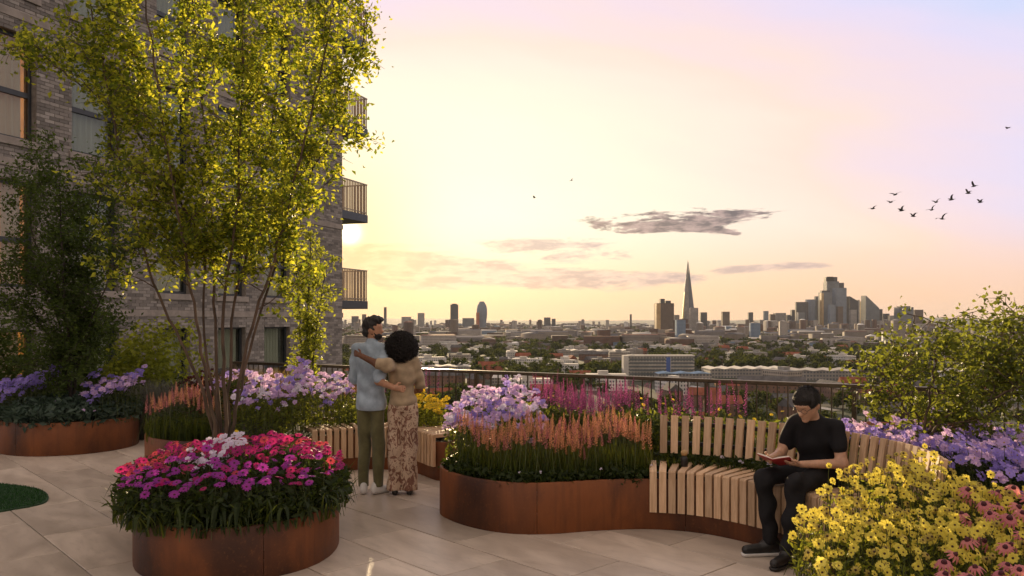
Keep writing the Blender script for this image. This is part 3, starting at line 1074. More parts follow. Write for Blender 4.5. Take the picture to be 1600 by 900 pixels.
    # corner balconies
    for k in range(5):
        zt = 2.42 + 3.06 * k
        bal = link('balcony', MB().bevbox(CORNER + 0.006, CORNER + 1.75, 0.05, 3.6, zt - 0.28, zt, 0.01).mesh('balcony', M['frame']), root)
        rl = MB()
        x1, y0, y1 = CORNER + 1.72, 0.08, 3.57
        rl.bevbox(CORNER + 0.02, x1 + 0.02, y0 - 0.02, y0 + 0.02, zt + 1.06, zt + 1.10, 0.004)
        rl.bevbox(x1 - 0.02, x1 + 0.02, y0 + 0.021, y1, zt + 1.06, zt + 1.10, 0.004)
        rl.box(CORNER + 0.02, x1, y0 - 0.01, y0 + 0.01, zt + 0.06, zt + 0.09)
        rl.box(x1 - 0.01, x1 + 0.01, y0 + 0.011, y1, zt + 0.06, zt + 0.09)
        link('handrail', rl.mesh('handrail', M['balcony_rail']), bal)
        barm = MB().box(-0.008, 0.008, -0.02, 0.02, 0.002, 1.058).mesh('bar', M['balcony_rail'])
        nb = 17
        for i in range(nb):
            link('bar', barm, bal, (CORNER + 0.05 + i * (1.64 / (nb - 1)), y0, zt))
        for i in range(1, 30):
            link('bar', barm, bal, (x1, y0 + i * 0.12, zt), (0, 0, math.pi / 2))


build_block()

# ------------------------------------------------------------------ trees
def px_poly(pts, Y, dy=0.0):
    """stem drawn through photograph pixels at about depth Y, drifting in depth by dy along its length"""
    n = len(pts)
    return [at(px, py, Y + dy * i / (n - 1)) for i, (px, py) in enumerate(pts)]


def grow(rng, stems, leaf_z, step, blen, ntwig, twig_len, nleaf, spread=0.05, up=0.45, keep=None):
    """stems: list of (polyline, r0, r1). Returns wood MB and leaf centres"""
    wood = MB()
    C = []
    for pts, r0, r1 in stems:
        P = spline([tuple(p) for p in pts], 6)
        n = len(P)
        P = [p + Vector(rng.normal(0, 0.008, 3)) if 0 < i < n - 1 else p for i, p in enumerate(P)]
        wood.tube(P, [r0 + (r1 - r0) * (i / (n - 1)) ** 0.8 for i in range(n)], 7)
        d = [0.0]
        for a, b in zip(P[:-1], P[1:]):
            d.append(d[-1] + (b - a).length)
        s = 0.0
        while s < d[-1]:
            s += step * rng.uniform(0.6, 1.4)
            j = max(0, min(len(d) - 2, int(np.searchsorted(d, s)) - 1))
            t = min(1.0, (s - d[j]) / max(1e-6, d[j + 1] - d[j]))
            p = P[j].lerp(P[j + 1], t)
            if p.z < leaf_z + rng.uniform(-0.25, 0.25):
                continue
            frac = s / d[-1]
            th = rng.uniform(0, 2 * math.pi)
            el = rng.uniform(up - 0.45, up + 0.45)
            dr = Vector((math.cos(th) * math.cos(el), math.sin(th) * math.cos(el), math.sin(el)))
            L = blen * rng.uniform(0.55, 1.25) * (1.0 - 0.35 * frac)
            bp = [p]
            for k in range(4):
                dr = (dr + Vector(rng.normal(0, 0.16, 3)) + Vector((0, 0, 0.06))).normalized()
                bp.append(bp[-1] + dr * L / 4)
            if keep and not keep(bp[-1]):
                continue
            rr = (r0 + (r1 - r0) * frac) * 0.42
            wood.tube(bp, [max(0.0035, rr * (1 - k / 5)) for k in range(5)], 4, False)
            for q in range(ntwig):
                k = rng.integers(1, 5)
                tp = bp[k]
                td = Vector(rng.normal(0, 1, 3)).normalized() * 0.8 + dr * 0.7
                td.normalize()
                tl = twig_len * rng.uniform(0.5, 1.3)
                te = tp + td * tl + Vector((0, 0, -0.04))
                wood.tube([tp, te], [0.003, 0.0016], 3, False)
                m = int(nleaf * rng.uniform(0.6, 1.4))
                for u in rng.uniform(0.1, 1.08, m):
                    C.append(tp.lerp(te, u) + Vector(rng.normal(0, spread, 3)))
    return wood, np.array([tuple(c) for c in C])


def tree(name, label, stems, leafmat, barkmat, seed, leaf_z, step, blen, ntwig, twig_len, nleaf, leaf, aspect=0.6, up=0.45, spread=0.05, droop=0.3, keep=None, cat='tree'):
    rng = np.random.default_rng(seed)
    base = Vector(stems[0][0][0])
    root = thing(name, label, cat, base)
    st = [([Vector(p) - base for p in pts], a, b) for pts, a, b in stems]
    kp = (lambda p: keep(p + base)) if keep else None
    wood, C = grow(rng, st, leaf_z - base.z, step, blen, ntwig, twig_len, nleaf, spread, up, kp)
    link('trunk', wood.mesh('trunk', barkmat, True), root)
    v, t = leaves_at(rng, C, leaf, aspect, droop)
    link('crown', mesh_np('crown', v, [t]), root, mat=leafmat, kind='stuff')
    return root


def fix_base(pts, z):
    p = [Vector(q) for q in pts]
    p[0].z = z
    return p


def build_trees():
    # golden multi-stem tree in the egg-shaped planter
    Y = 7.55
    data = [([(338, 712), (326, 640), (292, 550), (240, 440), (200, 300), (160, 90), (128, -60)], -0.25, .030),
            ([(342, 712), (332, 640), (306, 500), (276, 330), (240, 100), (215, -90)], -0.55, .034),
            ([(346, 712), (342, 640), (336, 500), (330, 320), (305, 60), (290, -150)], 0.45, .036),
            ([(350, 712), (352, 640), (350, 480), (372, 300), (380, 60), (372, -160)], -0.35, .036),
            ([(354, 712), (358, 640), (366, 480), (402, 330), (440, 80), (455, -100)], 0.5, .032),
            ([(358, 712), (366, 640), (394, 510), (436, 380), (486, 180), (520, 20), (530, -80)], -0.2, .032),
            ([(356, 712), (370, 630), (412, 470), (462, 330), (520, 200), (560, 90), (575, 30)], 0.55, .026),
            ([(346, 712), (338, 640), (318, 520), (312, 380), (210, 200), (120, 130), (60, 85), (10, 75)], 0.15, .024)]
    stems = [(fix_base(px_poly(p, Y, dy), 0.33), r * 0.64, 0.005) for p, dy, r in data]
    tree('multi_stem_tree', 'tall golden-leaved multi-stem tree rising from the magenta daisies', stems, M['leaf_gold'], M['bark'], 5, 2.0, 0.096, 0.60, 7, 0.21, 16, 0.053, 0.58, 0.5, 0.05,
         keep=lambda p: p.x < -0.162 * p.y)
    # small dark tree in the round planter
    Y = 11.2
    data = [([(112, 640), (105, 560), (80, 460), (50, 360), (30, 290)], 0.4, .022), ([(112, 640), (108, 560), (100, 450), (95, 330), (92, 240)], -0.3, .024),
            ([(114, 640), (118, 560), (130, 450), (150, 340), (165, 270)], 0.3, .022), ([(114, 640), (124, 560), (160, 460), (195, 400), (222, 370)], -0.2, .018),
            ([(112, 640), (100, 570), (60, 500), (20, 450), (-10, 420)], 0.2, .018), ([(113, 640), (112, 560), (118, 420), (125, 320)], 0.5, .02)]
    stems = [(fix_base(px_poly(p, Y, dy), 0.38), r, 0.005) for p, dy, r in data]
    tree('small_tree', 'small dark green multi-stem tree in the round planter at the left', stems, M['leaf_forest'], M['bark_dark'], 8, 1.0, 0.085, 0.62, 8, 0.24, 15, 0.060, 0.45, 0.4, 0.06)
    # upright young tree by the building corner
    Y = 10.45
    stems = [(fix_base(px_poly([(478, 640), (480, 560), (482, 470), (486, 370)], Y, 0.1), 0.38), .022, .005),
             (fix_base(px_poly([(478, 640), (472, 560), (466, 470), (462, 400)], Y, 0.2), 0.38), .014, .004),
             (fix_base(px_poly([(480, 640), (490, 560), (500, 480), (508, 420)], Y, -0.1), 0.38), .014, .004)]
    tree('young_tree', 'slim upright lime-green young tree by the corner of the brick block', stems, M['leaf_lime'], M['bark_dark'], 12, 0.75, 0.06, 0.24, 4, 0.13, 9, 0.052, 0.6, 0.8, 0.035)
    # airy shrub tree at the right
    Y = 6.0
    data = [([(1436, 760), (1446, 690), (1480, 640), (1530, 600), (1580, 540), (1600, 500)], 0.3, .020), ([(1436, 760), (1442, 690), (1450, 630), (1462, 560), (1468, 500)], -0.2, .014),
            ([(1436, 760), (1450, 690), (1500, 640), (1570, 615), (1640, 590), (1690, 565)], -0.3, .016), ([(1434, 760), (1434, 690), (1415, 640), (1390, 600), (1372, 570)], 0.2, .012),
            ([(1438, 760), (1455, 680), (1500, 620), (1530, 570), (1545, 530)], 0.5, .012), ([(1440, 760), (1470, 680), (1540, 650), (1600, 580), (1622, 505)], 0.0, .014),
            ([(1434, 760), (1440, 690), (1425, 620), (1418, 575), (1420, 550)], 0.5, .010)]
    stems = [(fix_base(px_poly(p, Y, dy), 0.38), r, 0.004) for p, dy, r in data]
    tree('shrub_tree', 'airy olive-green shrub tree behind the bench and blue-violet flowers', stems, M['leaf_mid'], M['bark'], 21, 1.0, 0.064, 0.38, 6, 0.16, 10, 0.045, 0.62, 0.3, 0.045)


build_trees()


def bush(name, label, c, rad, n, leaf, mat, seed, cat='shrub', aspect=0.6, lumps=9, base_z=0.0):
    rng = np.random.default_rng(seed)
    root = thing(name, label, cat, (c[0], c[1], base_z))
    rad = np.array(rad)
    cen = rand_unit(rng, lumps) * rng.uniform(0.3, 0.75, (lumps, 1)) * rad
    cen[:, 2] = np.abs(cen[:, 2])
    k = rng.integers(0, lumps, n)
    P = cen[k] + rand_unit(rng, n) * (rng.uniform(0.35, 1.0, (n, 1)) ** 0.5) * rad * 0.5
    P[:, 2] = np.abs(P[:, 2] + rad[2] * 0.1) + 0.03
    v, t = leaves_at(rng, P, leaf, aspect, 0.0)
    link('foliage', mesh_np('foliage', v, [t]), root, mat=mat, kind='stuff')
    w = MB()
    for q in cen:
        w.tube([(rng.normal(0, 0.04), rng.normal(0, 0.04), -0.02), tuple(q * np.array((0.5, 0.5, 0.55))), tuple(q)], [0.018, 0.011, 0.004], 5)
    link('stem', w.mesh('stem', M['bark_dark'], True), root)
    return root


def build_hedges():
    bush('shrub', 'rounded shrub with yellow-green leaves behind the round planter', (-5.85, 13.1), (1.15, 0.8, 1.65), 5200, 0.085, M['leaf_lime'], 31)
    bush('shrub', 'dark evergreen shrub at the far left edge against the brick wall', (-8.6, 13.4), (1.2, 0.9, 1.9), 5200, 0.085, M['leaf_forest'], 32)
    bush('shrub', 'dark evergreen shrub directly behind the small dark tree', (-7.2, 13.2), (1.0, 0.8, 1.35), 4200, 0.08, M['leaf_forest'], 33)
    bush('shrub', 'low plum-leaved shrub behind the golden tree stems', (-4.55, 12.2), (1.1, 0.55, 0.95), 4200, 0.06, M['leaf_plum'], 34)
    bush('shrub', 'low dark shrub between the plum shrub and the yellow-green one', (-5.2, 12.7), (0.7, 0.5, 0.75), 2200, 0.06, M['leaf_dark'], 35)


build_hedges()


# ------------------------------------------------------------------ flowers
def petal_fan(mb, npet, r, wid, r0, lift, droop, jit, rng):
    for i in range(npet):
        a = 2 * math.pi * (i + rng.uniform(-jit, jit)) / npet
        ca, sa = math.cos(a), math.sin(a)
        rr = r * rng.uniform(0.9, 1.08)
        def pt(rad, off, z):
            return (ca * rad - sa * off, sa * rad + ca * off, z)
        w = wid * rng.uniform(0.9, 1.1)
        zt = rng.uniform(-0.06, 0.06) * r
        mb.add([pt(r0, -w * 0.35, 0), pt(r0, w * 0.35, 0), pt(rr * 0.62, w, lift), pt(rr * 0.62, -w, lift), pt(rr, w * 0.42, lift - droop + zt), pt(rr, -w * 0.42, lift - droop + zt)],
               [(0, 1, 2, 3), (3, 2, 4, 5)])


def eye_dome(mb, r, h, z0=0.0, n=7):
    vs = [(r * math.cos(2 * math.pi * k / n), r * math.sin(2 * math.pi * k / n), z0) for k in range(n)]
    vs += [(r * 0.7 * math.cos(2 * math.pi * k / n), r * 0.7 * math.sin(2 * math.pi * k / n), z0 + h * 0.75) for k in range(n)] + [(0, 0, z0 + h)]
    fs = [(k, (k + 1) % n, n + (k + 1) % n, n + k) for k in range(n)] + [(n + k, n + (k + 1) % n, 2 * n) for k in range(n)]
    mb.add(vs, fs)


def flower_mesh(name, mats, npet, r, wid, eye_r, eye_h, lift=0.0, droop=0.0, seed=0):
    rng = random.Random(seed)
    mb = MB()
    petal_fan(mb, npet, r, wid, eye_r * 0.6, lift, droop, 0.12, rng)
    mb.cur = 1
    eye_dome(mb, eye_r, eye_h)
    return mb.mesh(name, mats)


def cluster_mesh(name, mats, seed, r=0.018, n=6, spread=0.035):
    """a loose truss of small five-petalled florets"""
    rng = random.Random(seed)
    mb = MB()
    for i in range(n):
        a = 2.4 * i
        rad = spread * math.sqrt(i / n)
        cx, cy, cz = rad * math.cos(a), rad * math.sin(a), -rad * 0.5 + rng.uniform(-0.006, 0.006)
        sub = MB()
        petal_fan(sub, 5, r, r * 0.42, 0.002, r * 0.12, 0.0, 0.1, rng)
        tx, ty = rng.uniform(-0.5, 0.5) + 8 * cx, rng.uniform(-0.5, 0.5) + 8 * cy
        Rm = Matrix.Rotation(math.atan2(ty, 1), 3, 'X') @ Matrix.Rotation(-tx, 3, 'Y')
        mb.cur = 0
        mb.add([Rm.inverted() @ Vector(v) + Vector((cx, cy, cz)) for v in sub.v], sub.f)
    mb.cur = 1
    eye_dome(mb, 0.005, 0.004)
    return mb.mesh(name, mats)


def spike_mesh(name, mats, L, r, n, seed):
    rng = random.Random(seed)
    mb = MB()
    for i in range(n):
        t = (i + 0.5) / n
        a = i * 2.39996
        z = L * t
        rr = r * (1 - t) ** 0.6 * (0.75 + 0.25 * rng.random()) + 0.002
        c, s = math.cos(a), math.sin(a)
        w = 0.42 * r * (1.1 - t * 0.7)
        o = 0.0015
        mb.add([(c * o, s * o, z - 0.004), (c * rr * 0.6 - s * w, s * rr * 0.6 + c * w, z + 0.004), (c * rr, s * rr, z + 0.3 * rr), (c * rr * 0.6 + s * w, s * rr * 0.6 - c * w, z + 0.004)],
               [(0, 1, 2, 3)])
    mb.cur = 1
    mb.tube([(0, 0, -0.05), (0, 0, L)], [0.003, 0.001], 3, False)
    return mb.mesh(name, mats)


FL = {}


def build_flower_meshes():
    for nm, mat, eye in (('magenta', 'pet_magenta', 'eye_wine'), ('coral', 'pet_coral', 'eye_wine'), ('purple', 'pet_purple', 'eye_wine')):
        FL[nm] = [flower_mesh('daisy_' + nm, [M[mat], M[eye]], 11, 0.045, 0.0105, 0.011, 0.007, 0.004, 0.006, s) for s in range(3)]
    FL['yellow'] = [flower_mesh('daisy_yellow', [M['pet_yellow'], M['eye_dark']], 8, 0.035, 0.0125, 0.0085, 0.006, 0.006, 0.002, s) for s in range(4)]
    FL['yellow'] += [flower_mesh('daisy_bud', [M['pet_yellow'], M['eye_dark']], 7, 0.021, 0.009, 0.007, 0.006, 0.012, -0.008, 7), flower_mesh('daisy_faded', [M['pet_bud'], M['eye_dark']], 7, 0.030, 0.010, 0.009, 0.009, -0.004, 0.012, 8)]
    FL['gold'] = [flower_mesh('daisy_gold', [M['pet_gold'], M['eye_gold']], 8, 0.032, 0.010, 0.008, 0.006, 0.006, 0.0, s) for s in range(3)]
    FL['cone'] = [flower_mesh('coneflower', [M['pet_rose'], M['eye_wine']], 12, 0.052, 0.0085, 0.017, 0.022, -0.004, 0.026, s) for s in range(3)]
    for nm, mat in (('lilac', 'pet_lilac'), ('white', 'pet_white'), ('blue', 'pet_blue')):
        FL[nm] = [flower_mesh('bloom_' + nm, [M[mat], M['eye_gold']], 6, 0.043, 0.019, 0.006, 0.006, 0.012, 0.002, s) for s in range(2)] + \
                 [cluster_mesh('truss_' + nm, [M[mat], M['eye_gold']], s, 0.021, 7, 0.04) for s in range(3)]
    for nm, mat, L, r in (('apricot', 'pet_apricot', 0.15, 0.023), ('rose', 'pet_rose', 0.15, 0.023), ('foxy', 'pet_foxy', 0.25, 0.024)):
        FL[nm] = [spike_mesh('spike_' + nm, [M[mat], M['stem']], L * (0.85 + 0.15 * s), r, 30, s) for s in range(3)]


build_flower_meshes()


def scatter(rng, poly, n, dmin):
    xs, ys = [p[0] for p in poly], [p[1] for p in poly]
    if dmin == 0.0:
        out = []
        got = 0
        while got < n:
            P = rng.uniform((min(xs), min(ys)), (max(xs), max(ys)), (n * 2, 2))
            P = P[inside_np(poly, P[:, 0], P[:, 1])]
            out.append(P)
            got += len(P)
        return np.concatenate(out)[:n]
    pts = []
    tries = 0
    dm = dmin
    while len(pts) < n and tries < n * 120:
        tries += 1
        if tries % (n * 12) == 0:
            dm *= 0.85
        x, y = rng.uniform(min(xs), max(xs)), rng.uniform(min(ys), max(ys))
        if not inside(poly, x, y):
            continue
        if any((x - a) ** 2 + (y - b) ** 2 < dm * dm for a, b in pts[-400:]):
            continue
        pts.append((x, y))
    return np.array(pts)


def ell(cx, cy, ax, ay, rot=0.0, n=28):
    c, s = math.cos(rot), math.sin(rot)
    return [(cx + ax * math.cos(t) * c - ay * math.sin(t) * s, cy + ax * math.cos(t) * s + ay * math.sin(t) * c) for t in [2 * math.pi * k / n for k in range(n)]]


def drift(name, label, poly, n, pick, zf, soil, seed,  dmin=0.05, up=1.0, cam=0.6, scale=(0.8, 1.15), spike=False, cat='flowers', lean=0.35,
          leaf_n=1500, leaf_size=0.06, leaf_mat='leaf_mid', leaf_aspect=0.4, blade_n=0, blade_h=(0.2, 0.35), blade_w=0.008, blade_mat='blade', blade_lean=0.15,
          leaf_poly=None, part='flower', top=0.92, max_obj=300, leaf_lo=0.0, zn=0.03):
    """one planting: foliage, stems and every flower head as a part"""
    rng = np.random.default_rng(seed)
    cx, cy = sum(p[0] for p in poly) / len(poly), sum(p[1] for p in poly) / len(poly)
    root = thing(name, label, cat, (cx, cy, soil))
    rt = np.array((cx, cy, soil))
    pts = scatter(rng, poly, n, dmin)
    heads = []
    for i, (x, y) in enumerate(pts):
        z = zf(x, y) + rng.normal(0, zn)
        heads.append((x, y, z))
    heads = np.array(heads)
    order = np.argsort(np.hypot(heads[:, 0], heads[:, 1]))
    stuff = MB()
    stuff_mats = []
    for cnt, i in enumerate(order):
        x, y, z = heads[i]
        me = pick(rng, x, y, z)
        d = Vector((rng.normal(0, lean), rng.normal(0, lean) - cam, up)).normalized()
        if spike:
            d = Vector((rng.normal(0, 0.10), rng.normal(0, 0.10), 1.0)).normalized()
        q = d.to_track_quat('Z', 'Y') @ Matrix.Rotation(rng.uniform(0, 6.28), 3, 'Z').to_quaternion()
        s = rng.uniform(*scale)
        if cnt < max_obj:
            o = link(part, me, root, Vector((x, y, z)) - Vector(rt))
            o.rotation_euler = q.to_euler()
            o.scale = (s, s, s)
        else:
            Rm = q.to_matrix() * s
            base = Vector((x, y, z)) - Vector(rt)
            for m in me.materials:
                if m not in stuff_mats:
                    stuff_mats.append(m)
            for p in me.polygons:
                stuff.cur = stuff_mats.index(me.materials[p.material_index])
                stuff.add([Rm @ me.vertices[k].co + base for k in p.vertices], [tuple(range(len(p.vertices)))])
    if stuff.v:
        link('far_flowers', stuff.mesh('far_flowers', stuff_mats), root, kind='stuff')
    # stems
    items = []
    k = len(heads)
    foot = heads.copy()
    foot[:, :2] += rng.normal(0, 0.06, (k, 2))
    foot[:, 2] = soil - 0.02
    side = np.stack([np.ones(k), np.zeros(k), np.zeros(k)], 1) * 0.0022
    v = np.empty((k, 4, 3))
    v[:, 0], v[:, 1], v[:, 2], v[:, 3] = foot - side, foot + side, heads + side * 0.7 - [0, 0, 0.004], heads - side * 0.7 - [0, 0, 0.004]
    items.append((v.reshape(-1, 3) - rt, [np.arange(k)[:, None] * 4 + [0, 1, 2, 3]]))
    sv, sp = join_np(items)
    link('stems', mesh_np('stems', sv, sp), root, mat=M['stem'], kind='stuff')
    lp = leaf_poly or poly
    if leaf_n:
        P = scatter(rng, lp, leaf_n, 0.0)
        zt = np.array([zf(x, y) for x, y in P])
        z = soil + leaf_lo + (zt * top - soil - leaf_lo) * rng.uniform(0.0, 1.0, len(P)) ** 0.7
        C = np.column_stack([P, z]) + rng.normal(0, 0.02, (len(P), 3))
        v, t = leaves_at(rng, C - rt, leaf_size, leaf_aspect, -0.25)
        link('foliage', mesh_np('foliage', v, [t]), root, mat=M[leaf_mat], kind='stuff')
    if blade_n:
        P = scatter(rng, lp, blade_n, 0.0)
        base = np.column_stack([P, np.full(len(P), soil - 0.01)]) - rt
        v, q, t = blades(rng, base, rng.uniform(*blade_h, len(P)), blade_w * rng.uniform(0.7, 1.3, len(P)), rng.uniform(0.2, 1.0, len(P)) * blade_lean)
        link('blades', mesh_np('blades', v, [q, t]), root, mat=M[blade_mat], kind='stuff')
    return root


def any_of(*names):
    pool = [m for n in names for m in FL[n]]
    return lambda rng, x, y, z: pool[rng.integers(0, len(pool))]


def build_flowers():
    SO = PL_H - 0.05
    # --- egg-shaped planter: magenta daisies
    polyA = [tuple(p) for p in spline([(-1.86, 5.36), (-2.3, 5.33), (-2.72, 5.6), (-2.98, 6.2), (-3.05, 6.75), (-2.7, 7.15), (-2.1, 7.2), (-1.6, 6.9), (-1.32, 6.3), (-1.4, 5.7)], 4, True)]
    cA = (-2.1, 6.2)
    def zA(x, y):
        r = min(1.0, math.hypot((x - cA[0]) / 0.85, (y - cA[1]) / 1.0))
        return 0.60 + 0.17 * (1 - r * r) + 0.025 * math.sin(7 * x + 5 * y) + 0.03 * (y - 6.2)
    def pickA(rng, x, y, z):
        r = math.hypot((x - cA[0]) / 0.85, (y - cA[1]) / 1.0)
        k = 'purple' if (y < 6.0 and r > 0.4 and rng.random() < 0.7) else ('coral' if (x < -2.2 and rng.random() < 0.45) or rng.random() < 0.08 else 'magenta')
        return FL[k][rng.integers(0, 3)]
    bigA = [tuple(p) for p in OUT_A]
    drift('daisy_planting', 'mound of magenta and coral daisies in the egg-shaped front planter', polyA, 400, pickA, zA, 0.32, 41, 0.056, 1.0, 0.45, (0.55, 0.95),
          leaf_n=6500, leaf_size=0.075, leaf_mat='leaf_dark', leaf_aspect=0.38, blade_n=1300, blade_h=(0.14, 0.34), blade_w=0.014, blade_lean=0.26, top=0.93, leaf_lo=0.04, zn=0.036,
          leaf_poly=[(cA[0] + (p[0] - cA[0]) * 1.05, cA[1] + (p[1] - cA[1]) * 1.04) for p in polyA])
    # skirt of strap leaves hanging over the rim
    rng = np.random.default_rng(77)
    root = thing('strap_leaf_plant', 'dark strap leaves spilling over the rim of the front planter', 'plant', (-2.1, 6.2, 0.32))
    rim = arc_resample(OUT_A, 0.012)
    P = np.array([(p.x, p.y, 0.0) for p in rim]) * [1, 1, 0]
    P[:, :2] = P[:, :2] * 0.0 + np.array([(cA[0] + (p.x - cA[0]) * 0.93, cA[1] + (p.y - cA[1]) * 0.93) for p in rim])
    P = P + rng.normal(0, 0.03, P.shape) * [1, 1, 0]
    P = P[P[:, 1] < 7.4]
    P[:, 2] = 0.33
    out = P[:, :2] - np.array(cA)
    out /= np.linalg.norm(out, axis=1)[:, None]
    n = len(P)
    th = rng.normal(0, 0.6, n)
    d = np.stack([out[:, 0] * np.cos(th) - out[:, 1] * np.sin(th), out[:, 0] * np.sin(th) + out[:, 1] * np.cos(th), np.zeros(n)], 1)
    s = np.stack([-d[:, 1], d[:, 0], np.zeros(n)], 1)
    H, R, W = rng.uniform(0.03, 0.24, n), rng.uniform(0.04, 0.20, n) * (1 + 0.6 * (rng.random(n) < 0.06)), rng.uniform(0.010, 0.028, n)
    v = np.empty((n, 7, 3))
    for i, (t, zz) in enumerate(((0.0, 0.0), (0.45, 0.9), (0.8, 0.75))):
        c = P + d * (R * t)[:, None]
        c[:, 2] += H * zz
        v[:, 2 * i], v[:, 2 * i + 1] = c - s * (W * 0.5)[:, None], c + s * (W * 0.5)[:, None]
    c = P + d * R[:, None]
    c[:, 2] += H * 0.2 - 0.02
    v[:, 6] = c
    b = np.arange(n)[:, None] * 7
    link('leaves', mesh_np('leaves', v.reshape(-1, 3) - [-2.1, 6.2, 0.32], [np.concatenate([b + [0, 1, 3, 2], b + [2, 3, 5, 4]]), b + [4, 5, 6]]), root, mat=M['leaf_dark'], kind='stuff')
    # upright yellow-green strap leaves in front
    P = np.array([(-1.95 + rng.normal(0, 0.16), 5.62 + rng.normal(0, 0.10), 0.33) for _ in range(60)] + [(-1.42, 6.1, 0.35), (-1.40, 6.15, 0.35), (-1.43, 6.2, 0.35)])
    v, q, t = blades(rng, P - [-2.1, 6.2, 0.32], rng.uniform(0.2, 0.36, len(P)), rng.uniform(0.012, 0.02, len(P)), rng.uniform(0.05, 0.2, len(P)))
    link('upright_leaves', mesh_np('upright_leaves', v, [q, t]), root, mat=M['blade'], kind='stuff')
    drift('phlox_planting', 'sprig of pale lilac flowers standing among the magenta daisies', ell(-2.25, 6.05, 0.24, 0.30, 0.3), 46, any_of('white'), lambda x, y: 0.80 + 0.10 * math.sin(6 * x) + 0.22 * (y - 5.9),
          0.32, 42, 0.05, 1.0, 0.7, (0.55, 0.85), leaf_n=160, leaf_size=0.05, leaf_mat='leaf_mid')
    # ground cover in the back of the egg-shaped planter, round the stems
    drift('ground_cover', 'low leafy ground cover round the stems of the golden tree', ell(-2.7, 7.5, 0.42, 0.45), 18, any_of('gold'), lambda x, y: 0.55 + 0.05 * math.sin(9 * x), 0.32, 43, 0.1,
          leaf_n=1600, leaf_size=0.07, leaf_mat='leaf_mid', cat='plant')
    # --- planter behind the couple
    drift('aster_planting', 'broad cloud of lilac flowers left of the standing man', spline([(-3.2, 9.15), (-2.7, 8.95), (-2.1, 9.3), (-1.85, 9.6), (-2.1, 9.95), (-2.8, 10.0), (-3.2, 9.7)], 4, True), 270, any_of('lilac', 'lilac', 'lilac', 'lilac', 'blue', 'white'),
          lambda x, y: 0.74 + 0.14 * math.exp(-((x + 2.6) / 0.55) ** 2) + 0.26 * (y - 9.0) + 0.05 * math.sin(11 * x + 5 * y), SO, 44, 0.05, 1.0, 0.8, (0.6, 1.05), zn=0.06,
          leaf_n=3000, leaf_size=0.06, leaf_mat='leaf_mid')
    drift('salvia_planting', 'pink flower spikes left of the golden tree stems', ell(-3.78, 9.25, 0.46, 0.30, -0.3), 80, any_of('rose', 'apricot'), lambda x, y: 0.78 + 0.06 * math.sin(8 * x), SO, 45, 0.055,
          spike=True, part='flower_spike', leaf_n=500, leaf_mat='leaf_dark', blade_n=1600, blade_h=(0.2, 0.42), blade_lean=0.10)
    drift('blue_planting', 'few blue-violet blooms seen between the golden tree stems', ell(-3.35, 10.0, 0.40, 0.25), 34, any_of('blue', 'lilac'), lambda x, y: 1.02 + 0.08 * math.sin(7 * x), SO, 46, 0.07, leaf_n=900, leaf_mat='leaf_dark')
    drift('gold_planting', 'golden-yellow flowers right of the woman behind the timber seat', ell(-1.02, 9.62, 0.26, 0.24, 0.4), 75, any_of('gold'), lambda x, y: 0.80 + 0.08 * math.sin(9 * x) + 0.3 * (y - 9.6), SO, 47, 0.04, 1.0, 0.7, (0.8, 1.3),
          leaf_n=900, leaf_mat='leaf_lime', leaf_size=0.05)
    drift('salvia_planting', 'apricot flower spikes left of the standing man', ell(-1.95, 10.15, 0.32, 0.2), 30, any_of('apricot'), lambda x, y: 0.82, SO, 48, 0.06, spike=True, part='flower_spike',
          leaf_n=300, blade_n=500, blade_h=(0.2, 0.42))
    drift('loosestrife_planting', 'scattered magenta spikes along the railing behind the yellow flowers', ell(-1.35, 10.15, 0.5, 0.2, -0.5), 16, any_of('foxy'), lambda x, y: 0.88, SO, 49, 0.09, spike=True, part='flower_spike',
          leaf_n=800, leaf_mat='leaf_dark', blade_n=500, blade_h=(0.25, 0.5))
    # --- S-curved planter
    drift('aster_planting', 'dense lilac flower cloud at the rounded end of the S-curved planter', spline([(-0.62, 7.45), (-0.3, 7.3), (0.15, 7.45), (0.32, 7.8), (0.1, 8.2), (-0.25, 8.25), (-0.52, 7.95)], 4, True), 240, any_of('lilac', 'lilac', 'lilac', 'lilac', 'blue', 'white'),
          lambda x, y: 0.74 + 0.10 * math.exp(-((x + 0.15) / 0.42) ** 2) + 0.24 * (y - 7.35) + 0.045 * math.sin(12 * x + 7 * y), SO, 51, 0.05, 1.0, 0.8, (0.6, 1.05), zn=0.06,
          leaf_n=1700, leaf_size=0.06, leaf_mat='leaf_mid')
    front = spline([(-0.5, 7.35), (-0.42, 7.05), (-0.15, 6.78), (0.1, 6.68), (0.4, 6.68), (0.8, 6.8), (1.14, 6.86), (1.2, 7.15), (0.8, 7.3), (0.3, 7.25), (-0.1, 7.25)], 4, True)
    drift('salvia_planting', 'row of apricot flower spikes above green blades left of the bench', front, 280, any_of('apricot', 'apricot', 'rose'), lambda x, y: 0.70 + 0.05 * math.sin(9 * x) + 0.10 * (y - 6.8), SO, 52, 0.042,
          spike=True, part='flower_spike', leaf_n=1500, leaf_size=0.055, leaf_mat='leaf_dark', leaf_aspect=0.55, blade_n=5200, blade_h=(0.16, 0.42), blade_w=0.007, blade_lean=0.08, top=0.70)
    drift('ground_cover', 'low dark leaves along the rim of the S-curved planter', [tuple(p) for p in spline([(-0.62, 7.33), (-0.5, 7.04), (-0.27, 6.77), (0.0, 6.6), (0.33, 6.6), (0.745, 6.71), (1.16, 6.75), (1.16, 6.9), (0.72, 6.85), (0.3, 6.74), (0.02, 6.75), (-0.2, 6.9), (-0.42, 7.15), (-0.5, 7.35)], 3, True)],
          6, any_of('white'), lambda x, y: 0.47, SO, 53, 0.1, scale=(0.3, 0.4), leaf_n=2600, leaf_size=0.055, leaf_mat='leaf_dark', leaf_aspect=0.6, cat='plant', top=1.0)
